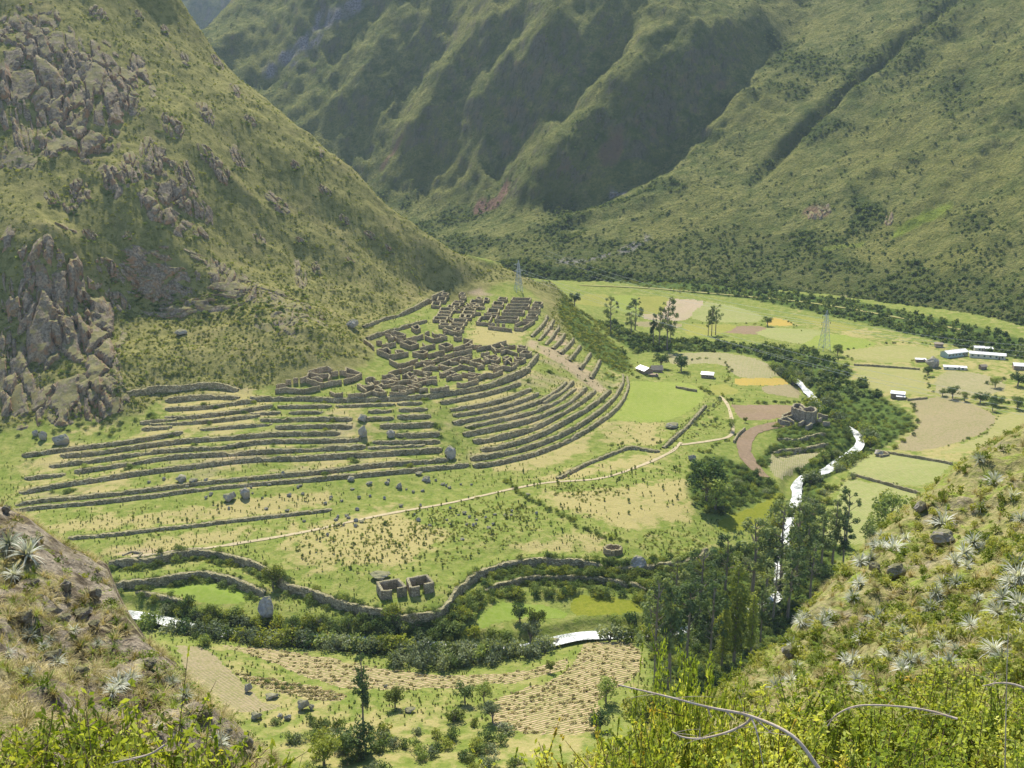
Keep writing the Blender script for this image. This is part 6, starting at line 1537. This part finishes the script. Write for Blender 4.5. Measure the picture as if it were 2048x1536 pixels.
ROS = [blades("leaves", 800 + i, 64, 1.0, .10, M['rosette'], (-.1, 1.45), .55) for i in range(4)]
def rosette(px, py, d, hitf, lab, group):
    P = hitf(px, py)[0]
    if np.isnan(P).any(): return
    s = metres(d, P) * .68
    o = link("rosette_plant", ROS[rng.integers(4)], P + np.array([0, 0, .14]), (rng.uniform(.1, .5), rng.uniform(-.2, .2), rng.uniform(0, 6.28)), (s, s, s)); props(o, lab, "plant", group)
RR = [(1987,970,38),(2025,1000,38),(1934,902,26),(1958,924,26),(1961,1023,26),(1885,1054,54),(1764,1101,36),(1789,1104,44),(1811,1085,32),(1761,1080,28),(1748,1096,26),(1720,1130,36),(1741,1122,30),(1946,1092,42),(1928,1113,36),(1908,1130,32),(1970,1101,36),(1934,1139,28),(1706,1204,38),(1659,1163,28),(1641,1178,28),(1718,1174,32),(1641,1258,46),(1653,1240,32),(1750,1248,46),(1735,1270,38),(1720,1289,38),(1861,1224,42),
      (1803,1274,32),(1887,1180,38),(1873,1195,36),(1911,1174,38),(2005,1204,46),(2034,1215,42),(1993,1233,42),(2028,1145,52),(2037,1163,46),(2019,1174,38),(2043,1048,36),(2034,1289,42),(1530,1300,38),(1609,1240,26),(1600,1252,28),(1583,1304,36),(1779,1328,36),(1823,1334,46),(1803,1348,38),(1899,1337,38),(1987,1313,46),(2002,1328,42),(1551,1384,46),(1580,1372,38),(1712,1381,28),(1665,1430,36),(1595,1343,28),(1880,1290,34),(1940,1260,36),(1690,1330,30)]
RR += [(rng.uniform(1700, 2046), 0, rng.uniform(18, 32)) for _ in range(34)]
RR = [(a, b or rng.uniform(1130 + (2048 - a) * .45, 1400), d) for a, b, d in RR]
RR.sort(key=lambda r: r[0])
for i, (a, b, d) in enumerate(RR): rosette(a, b, d, rh_hit, f"silvery spiky rosette plant, {nth(i)} from the left on the near right slope", "silvery rosettes on the right slope")
RL = [(20,1098,52),(55,1119,62),(61,1283,36),(90,1308,26),(118,1337,32),(103,1290,22),(150,1272,28),(198,1297,22),(239,1384,44),(345,1376,28),(372,1404,36),(20,1320,28),(30,1160,36),(60,1360,26),(262,1370,34),(225,1398,36),(280,1250,22),(440,1500,40),(320,1470,24)]
RL.sort(key=lambda r: r[0])
for i, (a, b, d) in enumerate(RL): rosette(a, b, d, lh_hit, f"silvery spiky rosette plant, {nth(i)} from the left on the near left slope", "silvery rosettes on the left slope")

# ------------------------------------------------------------------ foreground shrubs
def spiny(seed, n, leafmat, leaf=0.012, tw=(3, 7), npl=46, tl=.09):
    """unit-high shrub: many thin stems carrying small leaves"""
    r = np.random.default_rng(seed); b = MB(); V = []; F = []; c = 0
    for i in range(n):
        a = r.uniform(0, 6.28); q = r.uniform(.05, .42); h = r.uniform(.55, 1.0) * (1 - .35 * q); x0 = r.normal(0, .08); y0 = r.normal(0, .08)
        t = np.linspace(0, 1, 6)
        P = np.c_[x0 + q * t ** 1.5 * math.cos(a) + r.normal(0, .012, 6), y0 + q * t ** 1.5 * math.sin(a) + r.normal(0, .012, 6), h * t]
        b.tube(P, .006, .0015, 4)
        for k in range(r.integers(*tw)):
            u = r.uniform(.3, .95); p0 = np.array([np.interp(u, t, P[:, j]) for j in range(3)]); d = r.normal(size=3) * tl + np.array([0, 0, .05])
            b.tube([p0, p0 + d * .6, p0 + d], .003, .001, 3)
            for _ in range(int(npl // 5)):
                p = p0 + d * r.uniform(0, 1.1); V, F, c = leafquad(r, V, F, c, p, leaf)
        for _ in range(npl):
            u = r.uniform(.25, 1.0); p = np.array([np.interp(u, t, P[:, j]) for j in range(3)]) + r.normal(0, .012, 3); V, F, c = leafquad(r, V, F, c, p, leaf)
    return [b.mesh("stems", M['twig']), mesh_np("leaves", np.array(V), np.array(F), leafmat, False)]
def leafquad(r, V, F, c, p, s):
    a = r.normal(size=3); a /= np.linalg.norm(a); bb = np.cross(a, r.normal(size=3)); bb /= np.linalg.norm(bb); q = s * r.uniform(.6, 1.4)
    V += [p - a * q, p + bb * q * .5, p + a * q, p - bb * q * .5]; F.append([c, c + 1, c + 2, c + 3]); return V, F, c + 4
SPN = [spiny(900 + i, 44, M['leaf_spiny'], .0105, npl=190) for i in range(3)]
LFY = [spiny(920 + i, 42, M['leaf_lime'], .017, tw=(8, 13), npl=60, tl=.13) + [stems('bare_twigs', 930 + i, 90, .62, .5, .006, M['pale_bark'])] for i in range(2)]
def shrub(name, px, top, Yd, meshes, hf, lab, group, wide=0.9):
    P = at_y(px, top, Yd); zg = hf(P[0], Yd) - .1
    h = max(.5, P[2] - zg)
    t = thing(name, lab, "shrub", (P[0], Yd, zg), group, rng.uniform(0, 6.28)); w = wide * max(1.3, min(h, 2.6)); t.scale = (w, w, h)
    for m_ in meshes: link(m_.name.split(".")[0], m_, parent=t)
    return t
SPL = [(1110,1490,9.5,1.0),(1190,1455,9.0,1.0),(1270,1440,9.2,1.0),(1350,1262,9.0,.55),(1392,1310,8.8,.5),(1418,1275,9.2,.5),(1345,1400,8.4,.9),(1440,1420,8.6,.9),(1530,1400,9.0,1.0),(1620,1395,9.2,1.1),(1710,1370,9.5,1.1),(1800,1345,9.6,1.1),(1890,1330,9.4,1.1),(1975,1330,9.2,1.1),(2050,1350,8.8,1.0),(1480,1475,7.0,.9),(1600,1480,7.0,.9),(1740,1460,7.0,.9),(1860,1450,7.0,.9),(1990,1440,7.0,.9),(2180,1380,9.0,1.2),(2130,1460,7.4,1.0),(2240,1440,8.0,1.2),(2060,1500,6.0,.8),(1060,1525,8.6,.8),(1250,1490,7.6,.8),(1370,1480,7.2,.8)]
for i, (px, top, Yd, wd) in enumerate(sorted(SPL)):
    shrub("spiny_shrub", px, top, Yd, SPN[i % 3], rh_h, f"small-leaved yellow-green shrub, {nth(i)} from the left along the bottom right edge", "spiny shrubs in the foreground", wd)
for i, (px, top, Yd, wd) in enumerate([(-40,1440,7.2,.9),(60,1385,8.2,.8),(120,1378,8.0,.8),(200,1402,7.8,.9),(262,1405,7.6,.8),(330,1430,7.8,.9),(395,1455,7.8,.8),(430,1490,7.4,.7),(40,1470,6.4,.8),(160,1470,6.4,.8),(290,1480,6.4,.8)]):
    shrub("leafy_shrub", px, top + 42, Yd, LFY[i % 2], lh_h, f"bright yellow-green leafy shrub, {nth(i)} {'from the left in the back row' if i < 8 else 'added in the front row'} at bottom left".replace("eighth", "eighth") if i < 8 else f"bright leafy shrub, {nth(i - 8)} from the left in the front row at bottom left", "leafy shrubs in the foreground", wd)
def branch(lab, P, Yd, r0, r1, side=()):
    W_ = np.array([at_y(x, y, Yd + dy) for x, y, dy in P]); org = W_[-1].copy()
    b = MB(); b.tube(smooth_line(W_, 6) - org, r1, r0, 6)
    for s in side:
        Q = np.array([at_y(x, y, Yd + dy) for x, y, dy in s]); b.tube(smooth_line(Q, 5) - org, r0 * .6, r1 * .5, 5)
    L_ = smooth_line(W_, 6) - org
    for _ in range(12 if len(P) > 4 else 6):
        a_ = L_[rng.integers(1, len(L_) - 1)]; d_ = rng.normal(0, 1, 3) * [.10, .06, .07]; b.tube([a_, a_ + d_ * .55 + [0, 0, .01], a_ + d_], r1 * .55, r1 * .2, 4)
    props(link("bare_branch", b.mesh("bare_branch", M['pale_bark'], True), org), lab, "branch", "bare branches over the foreground shrubs")
branch("long bare pale branch slanting across the foreground shrubs", [(1238,1370,.2),(1330,1392,.1),(1420,1415,0),(1500,1432,0),(1585,1472,-.2),(1640,1540,-.3)], 6.4, .014, .005,
       ([(1502,1433,0),(1515,1470,-.1),(1528,1540,-.2)], [(1508,1434,0),(1530,1455,0),(1552,1472,0)], [(1415,1415,0),(1422,1435,0)], [(1450,1420,0),(1470,1440,0)]))
branch("hooked bare pale branch curving under the long one", [(1345,1464,0),(1365,1474,0),(1400,1477,0),(1450,1466,0),(1490,1448,0),(1503,1434,0)], 6.4, .010, .005)
branch("arched bare pale branch over the right-hand shrubs", [(1655,1452,0),(1675,1428,0),(1720,1411,0),(1800,1413,0),(1860,1422,0),(1915,1438,-.1)], 6.6, .009, .004)
branch("short bare pale branch at the far right edge", [(1965,1372,0),(1995,1366,0),(2025,1368,0),(2055,1378,0)], 6.6, .009, .004)
branch("dead grey branch lying among the leafy shrubs at bottom left", [(225,1526,0),(260,1518,0),(300,1508,0),(330,1490,0)], 6.0, .008, .004)
branch("thin upright bare stem at bottom right", [(2017,1250,0),(2014,1330,0),(2012,1420,0),(2010,1540,0)], 6.6, .005, .002)

# ------------------------------------------------------------------ buildings
def building(name, lab, px, py, L, Wd, H, rot, wall, roof, kind="gable", rise=1.2, wins=0, over=.4, door=True, roofname="roof"):
    P = VF.hit(px, py)[0]
    t = thing(name, lab, "building", P, None, R(rot))
    b = MB(); b.box((0, 0, H / 2 - .4), (L, Wd, H + .8)); V = None
    body = link("wall", b.mesh("wall", M[wall]), parent=t)
    r = MB(); hl, hw = L / 2 + over, Wd / 2 + over
    if kind == "gable":
        pr = [(-hw, H - over * rise / (Wd / 2)), (0, H + rise), (hw, H - over * rise / (Wd / 2))]
        th = .14
        for (y0, z0), (y1, z1) in (pr[0:2], pr[1:3]):
            r.add([(-hl, y0, z0), (hl, y0, z0), (hl, y1, z1), (-hl, y1, z1), (-hl, y0, z0 + th), (hl, y0, z0 + th), (hl, y1, z1 + th), (-hl, y1, z1 + th)], [[3, 2, 1, 0], [4, 5, 6, 7], [0, 1, 5, 4], [1, 2, 6, 5], [2, 3, 7, 6], [3, 0, 4, 7]])
        g = MB()
        for sx in (-1, 1):
            x_ = sx * L / 2; xi = x_ - sx * .2
            g.add([(x_, -Wd / 2, H - .01), (x_, Wd / 2, H - .01), (x_, 0, H + rise - .05), (xi, -Wd / 2, H - .01), (xi, Wd / 2, H - .01), (xi, 0, H + rise - .05)], [[0, 1, 2, 2], [3, 5, 4, 4], [0, 2, 5, 3], [1, 4, 5, 2]])
        gm = mesh_np("gable", np.vstack(g.v), [np.array([[0, 1, 2], [3, 5, 4], [6, 7, 8], [9, 11, 10]])], M[wall], False)
        link("gable", gm, parent=t)
    else:
        r.add([(-hl, -hw, H), (hl, -hw, H), (hl, hw, H + rise), (-hl, hw, H + rise), (-hl, -hw, H + .16), (hl, -hw, H + .16), (hl, hw, H + rise + .16), (-hl, hw, H + rise + .16)], [[3, 2, 1, 0], [4, 5, 6, 7], [0, 1, 5, 4], [1, 2, 6, 5], [2, 3, 7, 6], [3, 0, 4, 7]])
    link("roof", r.mesh("roof", M[roof]), parent=t)
    for i in range(wins):
        xw = -L / 2 + L * (i + .5) / wins
        fb = MB(); fb.box((xw, -Wd / 2 - .03, H * .58), (1.3, .14, 1.2)); f = link("window", fb.mesh("window", M['cream' if wall != 'cream' else 'teal']), parent=t)
        pb = MB(); pb.box((xw, -Wd / 2 - .11, H * .58), (1.0, .06, .9)); link("pane", pb.mesh("pane", M['glass']), parent=f)
    if door:
        db = MB(); db.box((L * .31 if wins < 2 else L / 2 - L / wins, -Wd / 2 - .02, 1.0), (.95, .12, 2.0)); link("door", db.mesh("door", M['bark']), parent=t)
    return t
building("farmhouse", "pale tin-roofed farmhouse with its gable facing us, beside a thatched hut", 1289, 746, 8.5, 6.5, 2.6, 118, 'adobe', 'tin', "gable", 1.5, 1)
building("thatched_hut", "low thatched hut right of the tin-roofed farmhouse", 1313, 743, 6.5, 4.5, 1.9, 5, 'adobe', 'thatch', "gable", 1.9, 0, .5)
building("adobe_shed", "low adobe shed in front of the thatched hut", 1306, 753, 6.0, 2.2, 1.3, 4, 'adobe', 'adobe', "mono", .1, 0, .1)
building("hut", "hut with a blazing white tin roof among green bushes", 1415, 755, 7.0, 4.6, 2.4, -18, 'adobe', 'tin', "gable", 1.1, 1)
building("shed", "flat-roofed adobe shed at the corner of the stubble fields", 1795, 795, 7.2, 4.2, 2.6, -24, 'adobe', 'tin', "mono", .5, 1)
building("shed", "small lean-to with a pale roof beside the adobe shed", 1801, 798, 4.2, 3.0, 1.6, -20, 'adobe', 'tin', "mono", .4, 0)
building("school_building", "long teal school building with a white roof and a row of windows", 1908, 712, 17.0, 6.5, 2.9, 22, 'teal', 'tin', "gable", 1.3, 6)
building("school_building", "long cream school building slanting away to the right of the teal one", 1974, 716, 21.0, 5.5, 2.9, -22, 'cream', 'tin', "gable", .9, 6)
building("school_building", "low white-roofed building in front of the school yard", 1909, 738, 13.0, 4.0, 1.6, -14, 'cream', 'tin', "gable", .6, 3)
building("school_annex", "small white-roofed annex behind the cream school building, left", 1957, 702, 6.0, 4.0, 2.6, -10, 'cream', 'tin', "gable", .8, 1)
building("school_annex", "small white-roofed annex behind the cream school building, right", 1977, 704, 4.5, 3.6, 2.4, -10, 'cream', 'tin', "mono", .5, 1)
building("house", "white-roofed house cut by the right picture edge", 2040, 738, 8.0, 6.0, 2.6, -15, 'adobe', 'tin', "gable", 1.2, 1)
building("shed", "narrow pale-roofed shed left of the rock mound", 1841, 723, 6.0, 2.5, 1.5, -10, 'adobe', 'tin', "mono", .3, 0)
building("shed", "small brown shed at the top edge of the stubble field", 1877, 694, 5.0, 3.0, 2.2, -8, 'adobe', 'thatch', "mono", .4, 0)
building("shed", "small thatched shed below the school yard", 1965, 738, 3.6, 3.0, 2.0, 10, 'adobe', 'thatch', "gable", .9, 0)

# ------------------------------------------------------------------ power line
def pylon(lab, px, base, top, arms):
    P = VF.hit(px, base)[0]; h = metres(base - top, P)
    t = thing("power_pylon", lab, "pylon", P, "lattice pylons of the power line", R(20))
    w0, w1 = h * .11, h * .025; lv = np.linspace(0, .86, 8)
    hw = lambda f: w0 + (w1 - w0) * min(1, f / .86)
    for sx, sy in ((-1, -1), (1, -1), (1, 1), (-1, 1)):
        b = MB(); b.tube([(sx * w0, sy * w0, -.5), (sx * w1, sy * w1, h * .86), (sx * .05, sy * .05, h)], .16, .10, 4); link("leg", b.mesh("leg", M['steel']), parent=t)
    b = MB()
    for i in range(7):
        a, c = lv[i], lv[i + 1]; wa, wc = hw(a), hw(c)
        for (x0, y0), (x1, y1) in (((-1, -1), (1, -1)), ((1, -1), (1, 1)), ((1, 1), (-1, 1)), ((-1, 1), (-1, -1))):
            b.tube([(x0 * wa, y0 * wa, a * h), (x1 * wc, y1 * wc, c * h)], .055, .055, 4); b.tube([(x1 * wa, y1 * wa, a * h), (x0 * wc, y0 * wc, c * h)], .055, .055, 4); b.tube([(x0 * wc, y0 * wc, c * h), (x1 * wc, y1 * wc, c * h)], .055, .055, 4)
    link("bracing", b.mesh("bracing", M['steel']), parent=t)
    tips = []
    for f, x0 in arms:
        b = MB(); b.tube([(0, 0, f * h + .8), (x0, 0, f * h)], .14, .08, 4); b.tube([(0, 0, f * h - .7), (x0, 0, f * h)], .12, .08, 4); link("cross_arm", b.mesh("cross_arm", M['steel']), parent=t)
        b = MB(); b.tube([(x0, 0, f * h), (x0, 0, f * h - 1.6)], .16, .16, 5); link("insulator", b.mesh("insulator", M['glass']), parent=t)
        c_, s_ = math.cos(R(20)), math.sin(R(20)); tips.append(P + np.array([x0 * c_, x0 * s_, f * h - 1.6]))
    return tips
T1 = pylon("grey lattice pylon standing on the hill spur behind the ruins", 1037, 583, 520, ((.86, -3.0), (.66, -3.2), (.66, 3.2)))
T2 = pylon("faint lattice pylon standing in the far fields", 1648, 700, 622, ((.86, -3.2), (.70, 3.4), (.70, -3.4)))
def cable(lab, A, Bp, sag):
    t = np.linspace(0, 1, 40)[:, None]; P = np.asarray(A) * (1 - t) + np.asarray(Bp) * t; P[:, 2] -= (4 * sag * t * (1 - t))[:, 0]
    b = MB(); b.tube(P - P[0], .05, .05, 4); props(link("power_cable", b.mesh("power_cable", M['cable']), P[0]), lab, "cable", "cables of the power line")
for i, a in enumerate(T1):
    cable(f"{('upper', 'middle', 'lowest')[i]} power cable sagging from the spur pylon to the right edge", a, at_y(2260, 842 + 15 * i, 470 - 6 * i), 9)
for i, a in enumerate(T2):
    cable(f"{('upper', 'middle', 'lowest')[i]} power cable running right from the pylon in the fields", a, at_y(2300, 700 + 14 * i, 560), 5)
    cable(f"{('upper', 'middle', 'lowest')[i]} power cable running left from the pylon in the fields", a, at_y(1090, 500 + 10 * i, 1010), 7)
# two grazing animals would be single pixels here; a few pale stones mark them in the photograph

# ------------------------------------------------------------------ haze
bpy.context.view_layer.update()
hb = MB(); zt_ = 1500.0
hb.box((0, 3600, 700), (9000, 7600, 1600))
hm, nt = mat_new("valley_haze")
pv = N(nt, "ShaderNodeVolumePrincipled"); pv.inputs["Color"].default_value = (0.62, 0.78, 1.0, 1); pv.inputs["Density"].default_value = 0.000058; pv.inputs["Anisotropy"].default_value = 0.2
ho = N(nt, "ShaderNodeOutputMaterial"); nt.links.new(pv.outputs[0], ho.inputs["Volume"])
HAZE = props(link("haze", hb.mesh("haze", hm)), kind="stuff")
